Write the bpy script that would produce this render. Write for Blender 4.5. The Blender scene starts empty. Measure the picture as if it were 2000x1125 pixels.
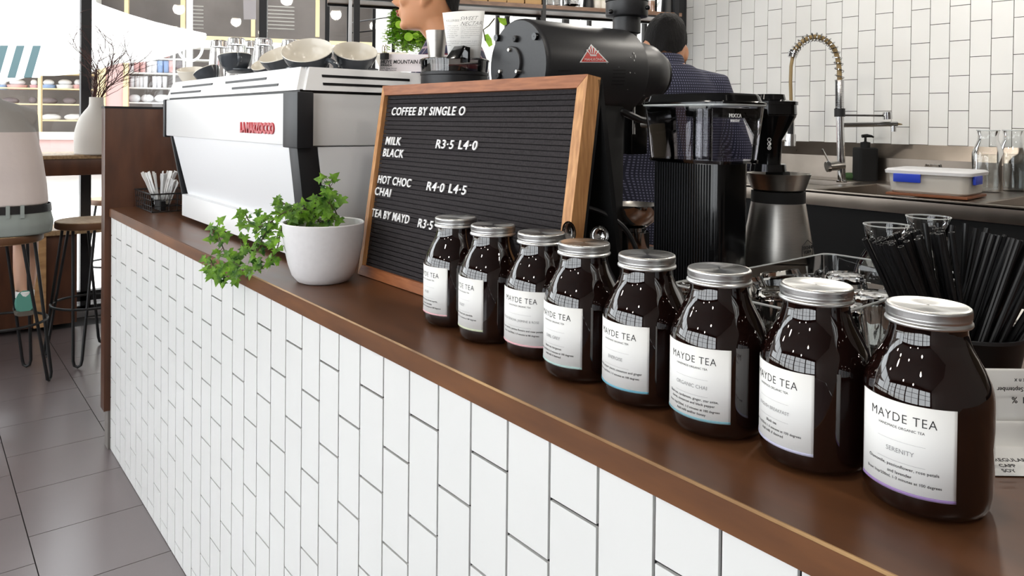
import bpy, bmesh, math, random
from mathutils import Vector, Matrix, Euler, noise
random.seed(7)
S = bpy.context.scene
COL = S.collection
R_ = math.radians

# ---------------------------------------------------------------- camera
FPX, CY, YAW, PIT, ROL, HC = 1469.34, 254.83, .674342, -.012022, .010749, 1.25
FW = Vector((-math.cos(YAW)*math.cos(PIT), math.sin(YAW)*math.cos(PIT), math.sin(PIT)))
RT0 = Vector((math.sin(YAW), math.cos(YAW), 0)); UP0 = RT0.cross(FW)
RT = math.cos(ROL)*RT0 + math.sin(ROL)*UP0
UP = -math.sin(ROL)*RT0 + math.cos(ROL)*UP0
EYE = Vector((0, 0, HC))
cd = bpy.data.cameras.new('camera'); cam = bpy.data.objects.new('camera', cd); COL.objects.link(cam)
cam.matrix_world = Matrix(((RT.x, UP.x, -FW.x, 0), (RT.y, UP.y, -FW.y, 0), (RT.z, UP.z, -FW.z, HC), (0, 0, 0, 1)))
cd.sensor_width = 36; cd.lens = FPX/2000*36; cd.shift_y = -(562.5-CY)/2000
cd.clip_start = .02; cd.clip_end = 300
S.camera = cam
S.cycles.sample_clamp_indirect = 8

# ---------------------------------------------------------------- light and exposure
S.view_settings.view_transform = 'Standard'; S.view_settings.look = 'None'
S.view_settings.exposure = 0.0; S.view_settings.gamma = 1.0; S.view_settings.use_curve_mapping = False
W = bpy.data.worlds.new('sky'); S.world = W; W.use_nodes = True
bg = W.node_tree.nodes['Background']
bg.inputs[0].default_value = (.93, .97, 1.0, 1); bg.inputs[1].default_value = 5.3
def lamp(name, kind, loc, energy, color=(1, 1, 1), **k):
    l = bpy.data.lights.new(name, kind); l.energy = energy; l.color = color
    for a, b in k.items(): setattr(l, a, b)
    o = bpy.data.objects.new(name, l); o.location = loc; COL.objects.link(o); return o
sun = lamp('sun', 'SUN', (0, 0, 20), 4.0, (1, .96, .9), angle=R_(1.0))
sun.rotation_euler = Vector((.35, .55, -.9)).to_track_quat('-Z', 'Y').to_euler()

# ---------------------------------------------------------------- pixel -> place (a ray cut by a plane or taken to a distance)
def ray(px, py): return FW + (px-1000)/FPX*RT - (py-CY)/FPX*UP
def at(px, py, d): return EYE + ray(px, py)*d
def on(px, py, ax, v):
    r = ray(px, py); return EYE + r*((v-EYE[ax])/r[ax])
def onx(px, py, v): return on(px, py, 0, v)
def ony(px, py, v): return on(px, py, 1, v)
def onz(px, py, v): return on(px, py, 2, v)

# ---------------------------------------------------------------- materials
def lin(c): return tuple((v/12.92 if v <= .04045 else ((v+.055)/1.055)**2.4) for v in [x/255 for x in c])
def mat(name, rgb, rough=.5, metal=0, trans=0, ior=1.45, spec=.5, coat=0, emit=None, es=0, alpha=1, bump=None, var=0, vscale=20, stretch=(1, 1, 1), rvar=0, sub=0, lo=None):
    m = bpy.data.materials.new(name); m.use_nodes = True
    nt = m.node_tree; b = nt.nodes['Principled BSDF']
    c = (*lin(rgb), 1)
    b.inputs['Base Color'].default_value = c; b.inputs['Roughness'].default_value = rough
    b.inputs['Metallic'].default_value = metal; b.inputs['Transmission Weight'].default_value = trans
    b.inputs['IOR'].default_value = ior; b.inputs['Specular IOR Level'].default_value = spec
    b.inputs['Coat Weight'].default_value = coat; b.inputs['Alpha'].default_value = alpha
    if sub: b.inputs['Subsurface Weight'].default_value = sub; b.inputs['Subsurface Radius'].default_value = (.01, .004, .002)
    if emit: b.inputs['Emission Color'].default_value = (*lin(emit), 1); b.inputs['Emission Strength'].default_value = es
    if var or bump or rvar or lo:
        tc = nt.nodes.new('ShaderNodeTexCoord'); mp = nt.nodes.new('ShaderNodeMapping'); mp.inputs['Scale'].default_value = stretch
        nt.links.new(tc.outputs['Object'], mp.inputs[0])
        n = nt.nodes.new('ShaderNodeTexNoise'); n.inputs['Scale'].default_value = vscale; n.inputs['Detail'].default_value = 5
        nt.links.new(mp.outputs[0], n.inputs['Vector'])
        if var or lo:
            cr = nt.nodes.new('ShaderNodeValToRGB'); cr.color_ramp.elements[0].position = .32; cr.color_ramp.elements[1].position = .68
            k0, k1 = 1-var, 1+var
            cr.color_ramp.elements[0].color = (*lin(lo), 1) if lo else (c[0]*k0, c[1]*k0, c[2]*k0, 1)
            cr.color_ramp.elements[1].color = c if lo else (min(1, c[0]*k1), min(1, c[1]*k1), min(1, c[2]*k1), 1)
            nt.links.new(n.outputs['Fac'], cr.inputs[0]); nt.links.new(cr.outputs[0], b.inputs['Base Color'])
        if rvar:
            mr = nt.nodes.new('ShaderNodeMapRange'); mr.inputs[3].default_value = max(0, rough-rvar); mr.inputs[4].default_value = rough+rvar
            nt.links.new(n.outputs['Fac'], mr.inputs[0]); nt.links.new(mr.outputs[0], b.inputs['Roughness'])
        if bump:
            bn = nt.nodes.new('ShaderNodeBump'); bn.inputs['Strength'].default_value = bump[0]; bn.inputs['Distance'].default_value = bump[1]
            nt.links.new(n.outputs['Fac'], bn.inputs['Height']); nt.links.new(bn.outputs[0], b.inputs['Normal'])
    return m
def glass(name, tint=(1, 1, 1), gloss=.1, fres=1.45, dark=1.0):
    """thin clear pane: mostly see-through with a mirror glint"""
    m = bpy.data.materials.new(name); m.use_nodes = True; nt = m.node_tree; nt.nodes.clear()
    o = nt.nodes.new('ShaderNodeOutputMaterial'); mx = nt.nodes.new('ShaderNodeMixShader')
    t = nt.nodes.new('ShaderNodeBsdfTransparent'); g = nt.nodes.new('ShaderNodeBsdfGlossy'); f = nt.nodes.new('ShaderNodeFresnel')
    t.inputs[0].default_value = (tint[0]*dark, tint[1]*dark, tint[2]*dark, 1); g.inputs['Roughness'].default_value = .02
    f.inputs[0].default_value = fres
    mm = nt.nodes.new('ShaderNodeMath'); mm.operation = 'MULTIPLY_ADD'; mm.inputs[1].default_value = 1.0; mm.inputs[2].default_value = gloss; mm.use_clamp = True
    nt.links.new(f.outputs[0], mm.inputs[0]); nt.links.new(mm.outputs[0], mx.inputs[0])
    nt.links.new(t.outputs[0], mx.inputs[1]); nt.links.new(g.outputs[0], mx.inputs[2]); nt.links.new(mx.outputs[0], o.inputs[0]); return m
M = dict(
    tile=mat('glazed white tile', (238, 238, 236), .22, var=.02, vscale=3),
    walltile=mat('glazed white wall tile', (240, 239, 235), .25, var=.02, vscale=3),
    grout=mat('dark grout', (14, 13, 14), .95), wallgrout=mat('brown grout', (62, 55, 42), .95),
    wood=mat('dark stained ply', (98, 62, 38), .33, lo=(80, 50, 31), vscale=9, stretch=(.6, 3, 3), rvar=.06),
    woodedge=mat('stained ply edge', (122, 78, 45), .42, lo=(94, 58, 34), vscale=5, stretch=(1, 3, 5)),
    worn=mat('worn pale ply arris', (178, 142, 96), .5, lo=(112, 76, 44), vscale=8, stretch=(1, 3, 3)),
    panel=mat('brown wood panel', (88, 55, 38), .36, lo=(70, 43, 30), vscale=7, stretch=(3, 3, .7), bump=(.05, .002)),
    oak=mat('oiled oak', (214, 160, 105), .5, lo=(176, 122, 76), vscale=30, stretch=(6, 6, .6), bump=(.15, .001)),
    oakx=mat('oiled oak rail', (168, 104, 64), .5, lo=(136, 80, 46), vscale=30, stretch=(.6, 6, 6), bump=(.15, .001)),
    seat=mat('stool seat timber', (172, 146, 112), .5, lo=(132, 104, 74), vscale=14, stretch=(1, 6, 6)),
    seatedge=mat('stool seat rim', (98, 66, 42), .5),
    ply=mat('pale ply', (190, 150, 105), .5, lo=(160, 120, 80), vscale=8, stretch=(1, 1, 4)),
    floor=mat('taupe floor tile', (112, 102, 103), .27, var=.04, vscale=2.5, spec=.9), floorgrout=mat('floor grout', (40, 36, 36), .9),
    black=mat('black metal', (20, 20, 22), .45), matte=mat('black rubber', (16, 16, 17), .7),
    bframe=mat('black window frame', (28, 29, 33), .45), gloss=mat('gloss black plastic', (12, 12, 13), .12),
    grind=mat('grinder enamel', (39, 39, 41), .4, var=.1, vscale=200), scrape=mat('bare scrape', (190, 190, 188), .4),
    white=mat('white enamel', (236, 236, 236), .3), whitecool=mat('white powder coat', (228, 228, 230), .45),
    red=mat('red badge', (186, 28, 40), .35), redsign=mat('red enamel', (205, 52, 40), .4), letter=mat('white letters', (240, 240, 240), .5),
    felt=mat('black ribbed felt', (46, 42, 44), .95, var=.35, vscale=300, bump=(.5, .002)),
    steel=mat('brushed steel', (190, 186, 180), .28, 1, var=.06, vscale=40, stretch=(1, 1, 30)),
    benchsteel=mat('bench steel', (150, 140, 130), .3, 1, var=.1, vscale=6, rvar=.08), chrome=mat('chrome', (205, 205, 205), .08, 1),
    alu=mat('spun aluminium', (222, 222, 220), .3, 1), brass=mat('aged hose', (140, 118, 78), .4),
    amber=mat('amber glass', (26, 11, 8), .02, 0, trans=.25, spec=.8, coat=.7), tea=mat('packed tea', (30, 16, 10), .9, var=.4, vscale=120),
    paper=mat('paper', (240, 240, 238), .7), paperw=mat('warm paper', (228, 220, 222), .7), ink=mat('ink', (40, 40, 42), .8), inkg=mat('grey ink', (150, 150, 150), .8),
    pot=mat('white glazed pot', (232, 230, 231), .4, var=.02, vscale=90), soil=mat('soil', (70, 50, 38), .95, bump=(.8, .01), vscale=80),
    leaf=mat('ivy leaf', (134, 184, 66), .42, lo=(58, 104, 40), vscale=34), stem=mat('stem', (74, 70, 40), .7), fern=mat('hanging fern', (150, 200, 60), .5, lo=(90, 140, 34), vscale=16),
    twig=mat('dry twig', (74, 46, 42), .8), vase=mat('bisque ceramic', (206, 202, 196), .75, bump=(.1, .001), vscale=80),
    cupd=mat('charcoal glaze', (62, 66, 72), .2), cupc=mat('cream glaze', (226, 220, 208), .18),
    rimglint=mat('glass lip glint', (236, 240, 240), .08, trans=.35), clear=glass('clear glass', (.95, .96, .96), .03), pane=glass('window glass', (.97, .98, .98), .02), smoke=glass('smoked plastic', (.5, .48, .47), .05),  # glass lip painted whitish to stand for light refracted in the rim
    tank=glass('clear tank plastic', (.93, .92, .95), .03), water=glass('water', (.93, .95, .95), .02, 1.33),
    crystal=mat('tumbler glass', (250, 250, 250), .02, trans=1, ior=1.3),
    kraft=mat('kraft paper', (186, 150, 104), .8, var=.06, vscale=12, bump=(.2, .004)), shelfw=mat('shelf timber', (142, 112, 92), .45, lo=(118, 90, 72), vscale=8, stretch=(5, 1, 5)),
    plastic=mat('frosted plastic', (226, 222, 214), .4, trans=.25), blue=mat('blue clip', (38, 66, 190), .4), board=mat('cutting board', (122, 72, 42), .5),
    green=mat('green packet', (140, 190, 50), .5), sponge=mat('green sponge', (70, 100, 60), .9),
    skin=mat('skin', (190, 135, 98), .5, sub=.15), skin2=mat('pale skin', (214, 168, 142), .5, sub=.15), hair=mat('black hair', (15, 13, 13), .75, bump=(.9, .006), vscale=120, stretch=(1, 1, .25), spec=.25),
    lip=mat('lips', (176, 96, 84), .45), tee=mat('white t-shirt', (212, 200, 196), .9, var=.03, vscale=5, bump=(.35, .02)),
    shorts=mat('grey shorts', (150, 158, 154), .9, bump=(.3, .01), vscale=14), belt=mat('black belt', (24, 22, 24), .5), teal=mat('teal canvas', (90, 150, 136), .8), sole=mat('shoe sole', (98, 92, 84), .8), jeans=mat('dark trousers', (34, 36, 46), .9),
    road=mat('sunlit paving', (214, 212, 208), .85, var=.05, vscale=2), asphalt=mat('asphalt', (120, 128, 142), .9, var=.08, vscale=3), pink=mat('pink render wall', (206, 172, 168), .85, var=.05, vscale=3), sill=mat('white painted sill', (240, 238, 232), .6),
    yellow=mat('cream timber frame', (226, 204, 160), .6), shopdark=mat('shop interior', (150, 142, 138), .9, var=.15, vscale=1.2), canvas=mat('white canvas', (245, 246, 244), .8), greenst=mat('green stripe canvas', (32, 66, 72), .8), slat=mat('grey louvre', (180, 176, 170), .6),
    goods=mat('folded white linen', (226, 226, 228), .9), goodsb=mat('blue bin', (150, 174, 212), .6), goodsr=mat('pink bin', (222, 178, 176), .6), goodsd=mat('dark bag', (120, 110, 112), .8), ceil=mat('ceiling paint', (84, 82, 80), .8), wallp=mat('painted wall', (120, 114, 110), .8), cab=mat('black cabinet', (11, 11, 12), .6, spec=.3), silver=mat('silver frame', (190, 192, 196), .35, .7),
    pinkst=mat('pink stripe', (226, 178, 184), .7), greenpale=mat('pale green stripe', (206, 214, 184), .7), aqua=mat('aqua stripe', (176, 204, 200), .7), bluest=mat('blue stripe', (108, 168, 190), .7), tealst=mat('teal stripe', (120, 164, 176), .7), lav=mat('lavender stripe', (190, 190, 214), .7), purple=mat('purple stripe', (150, 124, 176), .7),
    bulb=mat('lamp glass', (255, 244, 226), .3, emit=(255, 238, 210), es=30),
)
def leafy(name, a, lo, vscale):
    m = mat(name, a, .45, lo=lo, vscale=vscale); nt = m.node_tree; b = nt.nodes['Principled BSDF']; o = nt.nodes['Material Output']
    t = nt.nodes.new('ShaderNodeBsdfTranslucent'); t.inputs[0].default_value = (*lin(a), 1)
    for l in b.inputs['Base Color'].links: nt.links.new(l.from_socket, t.inputs[0])
    mx = nt.nodes.new('ShaderNodeMixShader'); mx.inputs[0].default_value = .45
    nt.links.new(b.outputs[0], mx.inputs[1]); nt.links.new(t.outputs[0], mx.inputs[2]); nt.links.new(mx.outputs[0], o.inputs[0]); return m
M['canvas'] = leafy('white canvas cloth', (246, 247, 245), (240, 242, 240), 3)
def brushed(m):
    nt = m.node_tree; b = nt.nodes['Principled BSDF']; t = nt.nodes.new('ShaderNodeTangent'); t.direction_type = 'RADIAL'; t.axis = 'Z'
    b.inputs['Anisotropic'].default_value = .75; nt.links.new(t.outputs[0], b.inputs['Tangent'])
brushed(M['steel']); brushed(M['alu'])
def upper_tone(m, z, top):
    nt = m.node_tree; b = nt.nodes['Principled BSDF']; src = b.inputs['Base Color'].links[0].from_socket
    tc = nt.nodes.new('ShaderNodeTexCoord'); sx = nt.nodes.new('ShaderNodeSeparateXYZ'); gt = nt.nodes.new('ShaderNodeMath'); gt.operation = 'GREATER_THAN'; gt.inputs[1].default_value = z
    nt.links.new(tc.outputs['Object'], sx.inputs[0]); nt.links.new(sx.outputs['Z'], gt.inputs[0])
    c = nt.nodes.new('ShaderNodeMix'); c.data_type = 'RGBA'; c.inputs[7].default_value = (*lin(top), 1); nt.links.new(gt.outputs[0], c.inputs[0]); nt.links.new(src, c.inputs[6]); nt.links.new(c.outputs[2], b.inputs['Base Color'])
upper_tone(M['tee'], .475, (158, 154, 150))  # t-shirt turns greyer above a fixed height
M['leaf'] = leafy('ivy leaf', (150, 200, 66), (44, 88, 36), 42)
M['fern'] = leafy('hanging fern', (206, 238, 92), (140, 196, 54), 14)
def check_mat(name, a, b, scale, red=None):
    m = mat(name, a, .9); nt = m.node_tree; bs = nt.nodes['Principled BSDF']
    tc = nt.nodes.new('ShaderNodeTexCoord'); sx = nt.nodes.new('ShaderNodeSeparateXYZ'); nt.links.new(tc.outputs['Object'], sx.inputs[0])
    ad = nt.nodes.new('ShaderNodeMath'); ad.inputs[1].default_value = 0; nt.links.new(sx.outputs['X'], ad.inputs[0]); nt.links.new(sx.outputs['Y'], ad.inputs[1])
    def band(src, sc, w):
        mu = nt.nodes.new('ShaderNodeMath'); mu.operation = 'MULTIPLY'; mu.inputs[1].default_value = sc; nt.links.new(src, mu.inputs[0])
        fr = nt.nodes.new('ShaderNodeMath'); fr.operation = 'FRACT'; nt.links.new(mu.outputs[0], fr.inputs[0])
        lt = nt.nodes.new('ShaderNodeMath'); lt.operation = 'LESS_THAN'; lt.inputs[1].default_value = w; nt.links.new(fr.outputs[0], lt.inputs[0]); return lt.outputs[0]
    w = .5 if not red else .12
    u = band(ad.outputs[0], scale, w); v = band(sx.outputs['Z'], scale, w)
    mx = nt.nodes.new('ShaderNodeMath'); mx.operation = 'MAXIMUM' if not red else 'MAXIMUM'; nt.links.new(u, mx.inputs[0]); nt.links.new(v, mx.inputs[1])
    c = nt.nodes.new('ShaderNodeMix'); c.data_type = 'RGBA'; c.inputs[6].default_value = (*lin(b), 1); c.inputs[7].default_value = (*lin(a), 1)
    if red: c.inputs[6].default_value = (*lin(a), 1); c.inputs[7].default_value = (*lin(b), 1)
    nt.links.new(mx.outputs[0], c.inputs[0]); out = c.outputs[2]
    if red:
        w2 = band(sx.outputs['Z'], scale*.5, .3); c2 = nt.nodes.new('ShaderNodeMix'); c2.data_type = 'RGBA'; c2.inputs[7].default_value = (*lin(red), 1)
        nt.links.new(w2, c2.inputs[0]); nt.links.new(out, c2.inputs[6]); out = c2.outputs[2]
    nt.links.new(out, bs.inputs['Base Color']); return m
M['check'] = check_mat('navy checked shirt', (40, 42, 58), (104, 104, 128), 105)
M['plaid'] = check_mat('navy and red plaid', (40, 40, 66), (150, 130, 140), 14, (110, 30, 40))

# ---------------------------------------------------------------- mesh building
class B:
    def __init__(s): s.b = bmesh.new(); s.mi = 0; s.mats = []
    def use(s, m):
        if m not in s.mats: s.mats.append(m)
        s.mi = s.mats.index(m); return s
    def _f(s, vs):
        try: f = s.b.faces.new(vs); f.material_index = s.mi; return f
        except ValueError: return None
    def box(s, a, c, bev=0, rot=None):
        x0, y0, z0 = [min(p, q) for p, q in zip(a, c)]; x1, y1, z1 = [max(p, q) for p, q in zip(a, c)]
        P = [Vector(p) for p in ((x0, y0, z0), (x1, y0, z0), (x1, y1, z0), (x0, y1, z0), (x0, y0, z1), (x1, y0, z1), (x1, y1, z1), (x0, y1, z1))]
        return s.hexa(P, bev)
    def hexa(s, P, bev=0):
        v = [s.b.verts.new(p) for p in P]
        fs = [s._f([v[i] for i in q]) for q in ((3, 2, 1, 0), (4, 5, 6, 7), (0, 1, 5, 4), (1, 2, 6, 5), (2, 3, 7, 6), (3, 0, 4, 7))]
        if bev:
            es = list({e for f in fs if f for e in f.edges})
            r = bmesh.ops.bevel(s.b, geom=es, offset=bev, segments=2, affect='EDGES', profile=.6)
            for f in r['faces']: f.material_index = s.mi
        return s
    def rings(s, rr, cap=True, close=True):
        """rr: list of rings (lists of points, same count)"""
        V = [[s.b.verts.new(p) for p in r] for r in rr]
        n = len(V[0])
        for a, b in zip(V, V[1:]):
            for i in range(n if close else n-1):
                j = (i+1) % n; s._f([a[i], a[j], b[j], b[i]])
        if cap:
            if len(V[0]) > 2: s._f(V[0][::-1]); s._f(V[-1])
        return s
    def lathe(s, prof, c=(0, 0, 0), n=32, cap=False, axis=None):
        c = Vector(c); q = axis.to_track_quat('Z', 'Y') if axis else None
        rr = []
        for r, z in prof:
            ring = []
            for i in range(n):
                t = 2*math.pi*i/n; p = Vector((r*math.cos(t), r*math.sin(t), z))
                ring.append(c + (q @ p if q else p))
            rr.append(ring)
        return s.rings(rr, cap)
    def cyl(s, a, c, r, r2=None, n=16):
        a, c = Vector(a), Vector(c); d = c-a
        return s.lathe([(r, 0), (r if r2 is None else r2, d.length)], a, n, True, d)
    def tube(s, pts, r, n=8, closed=False):
        pts = [Vector(p) for p in pts]; N = len(pts); rr = []; up = None
        for i, p in enumerate(pts):
            t = (pts[(i+1) % N]-pts[i-1]) if closed else (pts[min(i+1, N-1)]-pts[max(i-1, 0)])
            t.normalize()
            if up is None: up = t.orthogonal().normalized()
            up = (up-t*up.dot(t))
            up = up.normalized() if up.length > 1e-6 else t.orthogonal().normalized()
            w = t.cross(up); ri = r[i] if isinstance(r, (list, tuple)) else r
            rr.append([p+ri*(math.cos(2*math.pi*k/n)*up+math.sin(2*math.pi*k/n)*w) for k in range(n)])
        if closed: rr.append(rr[0])
        return s.rings(rr, not closed)
    def loft(s, secs, n=24, p=2.0):
        """secs: (centre, axis u vector, axis v vector) superellipse sections"""
        rr = []
        for c, u, v in secs:
            c, u, v = Vector(c), Vector(u), Vector(v); ring = []
            for i in range(n):
                t = 2*math.pi*i/n; a, b = math.cos(t), math.sin(t)
                a = math.copysign(abs(a)**(2/p), a); b = math.copysign(abs(b)**(2/p), b)
                ring.append(c+u*a+v*b)
            rr.append(ring)
        return s.rings(rr)
    def ball(s, c, r, n=12, q=None):
        c = Vector(c); r = Vector(r) if not isinstance(r, (int, float)) else Vector((r, r, r)); rr = []
        for j in range(1, n):
            a = math.pi*j/n
            ring = []
            for i in range(2*n):
                t = math.pi*i/n; p = Vector((r.x*math.sin(a)*math.cos(t), r.y*math.sin(a)*math.sin(t), -r.z*math.cos(a)))
                ring.append(c+(q @ p if q else p))
            rr.append(ring)
        return s.rings(rr)
    def poly(s, pts, th=None):
        pts = [Vector(p) for p in pts]
        if th is None: s._f([s.b.verts.new(p) for p in pts]); return s
        th = Vector(th); return s.rings([pts, [p+th for p in pts]])
    def mesh(s, name, smooth=True, ang=35):
        bmesh.ops.recalc_face_normals(s.b, faces=s.b.faces)
        me = bpy.data.meshes.new(name); s.b.to_mesh(me); s.b.free()
        for m in s.mats or [M['black']]: me.materials.append(m)
        if smooth:
            me.polygons.foreach_set('use_smooth', [True]*len(me.polygons)); me.set_sharp_from_angle(angle=R_(ang))
        return me
    def obj(s, name, m=None, parent=None, loc=(0, 0, 0), smooth=True, ang=35, world=False):
        """world=True: the points are world points, shifted to the parent's frame"""
        if m is not None and not s.mats: s.mats = [m]
        if world and parent is not None:
            inv = xf(parent).inverted(); bmesh.ops.transform(s.b, matrix=inv, verts=s.b.verts)
        return link(name, s.mesh(name, smooth, ang), parent, loc)
def xf(o):
    m = Matrix.LocRotScale(o.location, o.rotation_euler, o.scale)
    return xf(o.parent) @ m if o.parent else m
def link(name, me, parent=None, loc=(0, 0, 0)):
    o = bpy.data.objects.new(name, me); COL.objects.link(o); o.location = loc
    if parent is not None: o.parent = parent
    return o
def tag(o, label, cat, group=None, kind=None):
    o['label'] = label; o['category'] = cat
    if group: o['group'] = group
    if kind: o['kind'] = kind
    return o
def thing(name, label, cat, loc=(0, 0, 0), rz=0, group=None):
    o = bpy.data.objects.new(name, None); COL.objects.link(o); o.location = loc; o.rotation_euler = (0, 0, rz); o.empty_display_size = .05
    return tag(o, label, cat, group)
def struct(o): o['kind'] = 'structure'; return o
def dup(o, loc, label=None, group=None, rot=None):
    c = o.copy(); COL.objects.link(c); c.location = loc
    if rot is not None: c.rotation_euler = rot
    if label: c['label'] = label
    if group: c['group'] = group
    for ch in list(o.children):
        k = ch.copy(); COL.objects.link(k); k.parent = c
        for g in list(ch.children):
            h = g.copy(); COL.objects.link(h); h.parent = k
    return c
def evaluated(o, name):
    bpy.context.view_layer.update()
    dg = bpy.context.evaluated_depsgraph_get(); me = bpy.data.meshes.new_from_object(o.evaluated_get(dg)); me.name = name
    d = o.data; bpy.data.objects.remove(o)
    return me
def text_mesh(body, size, ext=.0, off=0, align='CENTER', shear=0, sx=1, space=1, lh=1.2):
    cu = bpy.data.curves.new('t', 'FONT'); cu.body = body; cu.size = size; cu.extrude = ext; cu.offset = off; cu.align_x = align; cu.shear = shear
    cu.space_character = space; cu.space_line = lh; cu.resolution_u = 3
    o = bpy.data.objects.new('t', cu); COL.objects.link(o); me = evaluated(o, 'lettering'); bpy.data.curves.remove(cu)
    if sx != 1:
        for v in me.vertices: v.co.x *= sx
    return me
def text(body, size, m, o3, xv, yv, parent, name='lettering', ext=.0004, world=True, bend=None, **k):
    """flat lettering: origin o3, along xv, up yv"""
    me = text_mesh(body, size, ext, **k); xv, yv = Vector(xv).normalized(), Vector(yv).normalized(); zv = xv.cross(yv)
    inv = xf(parent).inverted() if world and parent else Matrix()
    for v in me.vertices:
        p = Vector(o3)+xv*v.co.x+yv*v.co.y+zv*v.co.z; v.co = inv @ p
    me.materials.clear(); me.materials.append(m)
    return link(name, me, parent)
def join_meshes(ms, m, name, parent):
    b = B(); b.use(m)
    for me in ms: b.b.from_mesh(me)
    for f in b.b.faces: f.material_index = 0
    return b.obj(name, m, parent, smooth=False)
def remesh(b, voxel, name, m, parent=None, smooth=6, world=True):
    o = b.obj('tmp', m); md = o.modifiers.new('r', 'REMESH'); md.mode = 'VOXEL'; md.voxel_size = voxel
    if smooth: sm = o.modifiers.new('s', 'SMOOTH'); sm.iterations = smooth; sm.factor = .5
    me = evaluated(o, name)
    me.materials.clear(); me.materials.append(m)
    me.polygons.foreach_set('use_smooth', [True]*len(me.polygons))
    if world and parent is not None: me.transform(xf(parent).inverted())
    return link(name, me, parent)

ZT = .909          # bar top
Y0 = .588          # tile face

# ================================================================ SETTING
# floor: square tiles in half-offset strips along the bar
b = B(); b.use(M['floorgrout']).box((-6, -4, -.05), (2.4, 4.65, -.004)); b.use(M['floor'])
Pt = .3305
for j in range(-13, 15):
    y = .2734+j*Pt
    if y < -3.9 or y > 4.6: continue
    for i in range(-10, 17):
        x = -2.953+(i+(.5 if j % 2 else 0))*.3305
        if x < -5.42 or x > 2.2: continue
        b.box((x+.0015, y+.0015, -.01), (x+Pt-.0015, y+Pt-.0015, 0), 0)
struct(b.obj('floor', None, smooth=False))
# back tile wall (vertical half-bond tiles, real joints)
YW = 4.65; XC = -3.705
b = B(); b.use(M['wallgrout']).box((XC, YW, 0), (2.4, YW+.15, 3.2)); b.use(M['walltile'])
for i in range(-17, 22):
    x = -1.9147+i*.1066
    z0 = (1.4407 if i % 2 == 0 else 1.5366)
    x0, x1 = max(x+.0018, XC+.002), x+.1066-.0018
    for k in range(-3, 9):
        za, zb = z0+k*.1991+.0018, z0+(k+1)*.1991-.0018
        if zb < 1.0 or za > 3.2: continue
        b.box((x0, YW-.006, za), (x1, YW+.01, min(zb, 3.2)))
struct(b.obj('wall_back', None, smooth=False))
struct(B().box((2.4, -4, 0), (2.55, 4.8, 3.2)).obj('wall_right', M['wallp']))
struct(B().box((-6, -4.1, 3.2), (2.6, 4.8, 3.35)).obj('ceiling', M['ceil']))
# street front behind the customer side: open glazing bars between piers, seen mirrored in the jars
b = B()
b.box((-6, -4.1, 0), (2.6, -3.95, .5)); b.box((-6, -4.1, 2.85), (2.6, -3.95, 3.2))
for x in (-5.6, -3.6, -1.6, .4, 2.3): b.box((x-.08, -4.1, .5), (x+.08, -3.95, 2.85))
for x in (-4.6, -2.6, -.6, 1.4): b.box((x-.03, -4.06, .5), (x+.03, -4.0, 2.85))
for z in (1.4, 2.1): b.box((-6, -4.06, z-.025), (2.6, -4.0, z+.025))
struct(b.obj('wall_front', M['bframe'], smooth=False))

# window walls on the street side: black frames with clear panes
XW = -5.4
WD = Vector((XC-XW, YW-1.2, 0)).normalized()     # direction of the angled run
def winframe(name, p0, p1, posts, z0, z1, rails=(), w=.035, dpt=.06, sill=0):
    p0, p1 = Vector(p0), Vector(p1); d = (p1-p0).normalized(); n = Vector((d.y, -d.x, 0)); L = (p1-p0).length
    def bar(a, c, za, zb, hw=dpt/2):
        q = [p0+d*a-n*hw, p0+d*c-n*hw, p0+d*c+n*hw, p0+d*a+n*hw]
        b.hexa([Vector((v.x, v.y, za)) for v in q]+[Vector((v.x, v.y, zb)) for v in q])
    b = B()
    for s, ww in posts: bar(s-ww/2, s+ww/2, z0, z1)
    for z in (z0+.03, z1-.03)+tuple(rails): bar(0, L, z-.03, z+.03)
    o = struct(b.obj(name, M['bframe'], smooth=False))
    b = B(); q = [p0, p1]
    b.poly([(p0.x, p0.y, z0), (p1.x, p1.y, z0), (p1.x, p1.y, z1), (p0.x, p0.y, z1)])
    b.obj('window_pane', M['pane'], o, smooth=False)
    return o
def alongy(px): return onx(px, 150, XW).y
winframe('window_1', (XW, -3.95, 0), (XW, 1.2, 0), [(.03, .06), (1.6, .06), (3.2, .06), (alongy(167)+3.95, .058)], 0.0, 3.2, rails=(.12,))
def along(px):
    r = ray(px, 100); a = Vector((XW, 1.2)); D = WD.xy
    den = r.x*(-D.y)+D.x*r.y; t = (a.x*(-D.y)+D.x*a.y)/den; p = Vector((r.x*t, r.y*t)); return (p-a).dot(D)
Lang = Vector((XC-XW, YW-1.2)).length
winframe('window_2', (XW, 1.2, 0), (XC, YW, 0), [(along(p), w) for p, w in ((514, .05), (639, .03), (683, .02), (730, .022), (768, .02), (971, .02), (990, .028), (1052, .02), (1104, .04), (1150, .02), (1258, .02))]+[(Lang-.03, .06)], 0.0, 3.2, rails=())
o = B().box((XC-.05, YW-.14, 0), (XC+.02, YW+.02, 3.2)).obj('trim_1', M['bframe'], smooth=False); struct(o)
struct(B().box((XW-.05, -3.95, -.01), (XW+.06, 1.15, .035)).obj('trim_2', M['silver'], smooth=False))
# notice taped to the window
o = link('window_notice', B().hexa([onx(p[0], p[1], XW+.04+dx) for dx in (0, .002) for p in ((475, 0), (500, 0), (500, 38), (476, 38))], 0).use(M['paperw']).mesh('n', False))
tag(o, 'pale paper notice taped high on the street window beside the black post', 'notice')

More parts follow.
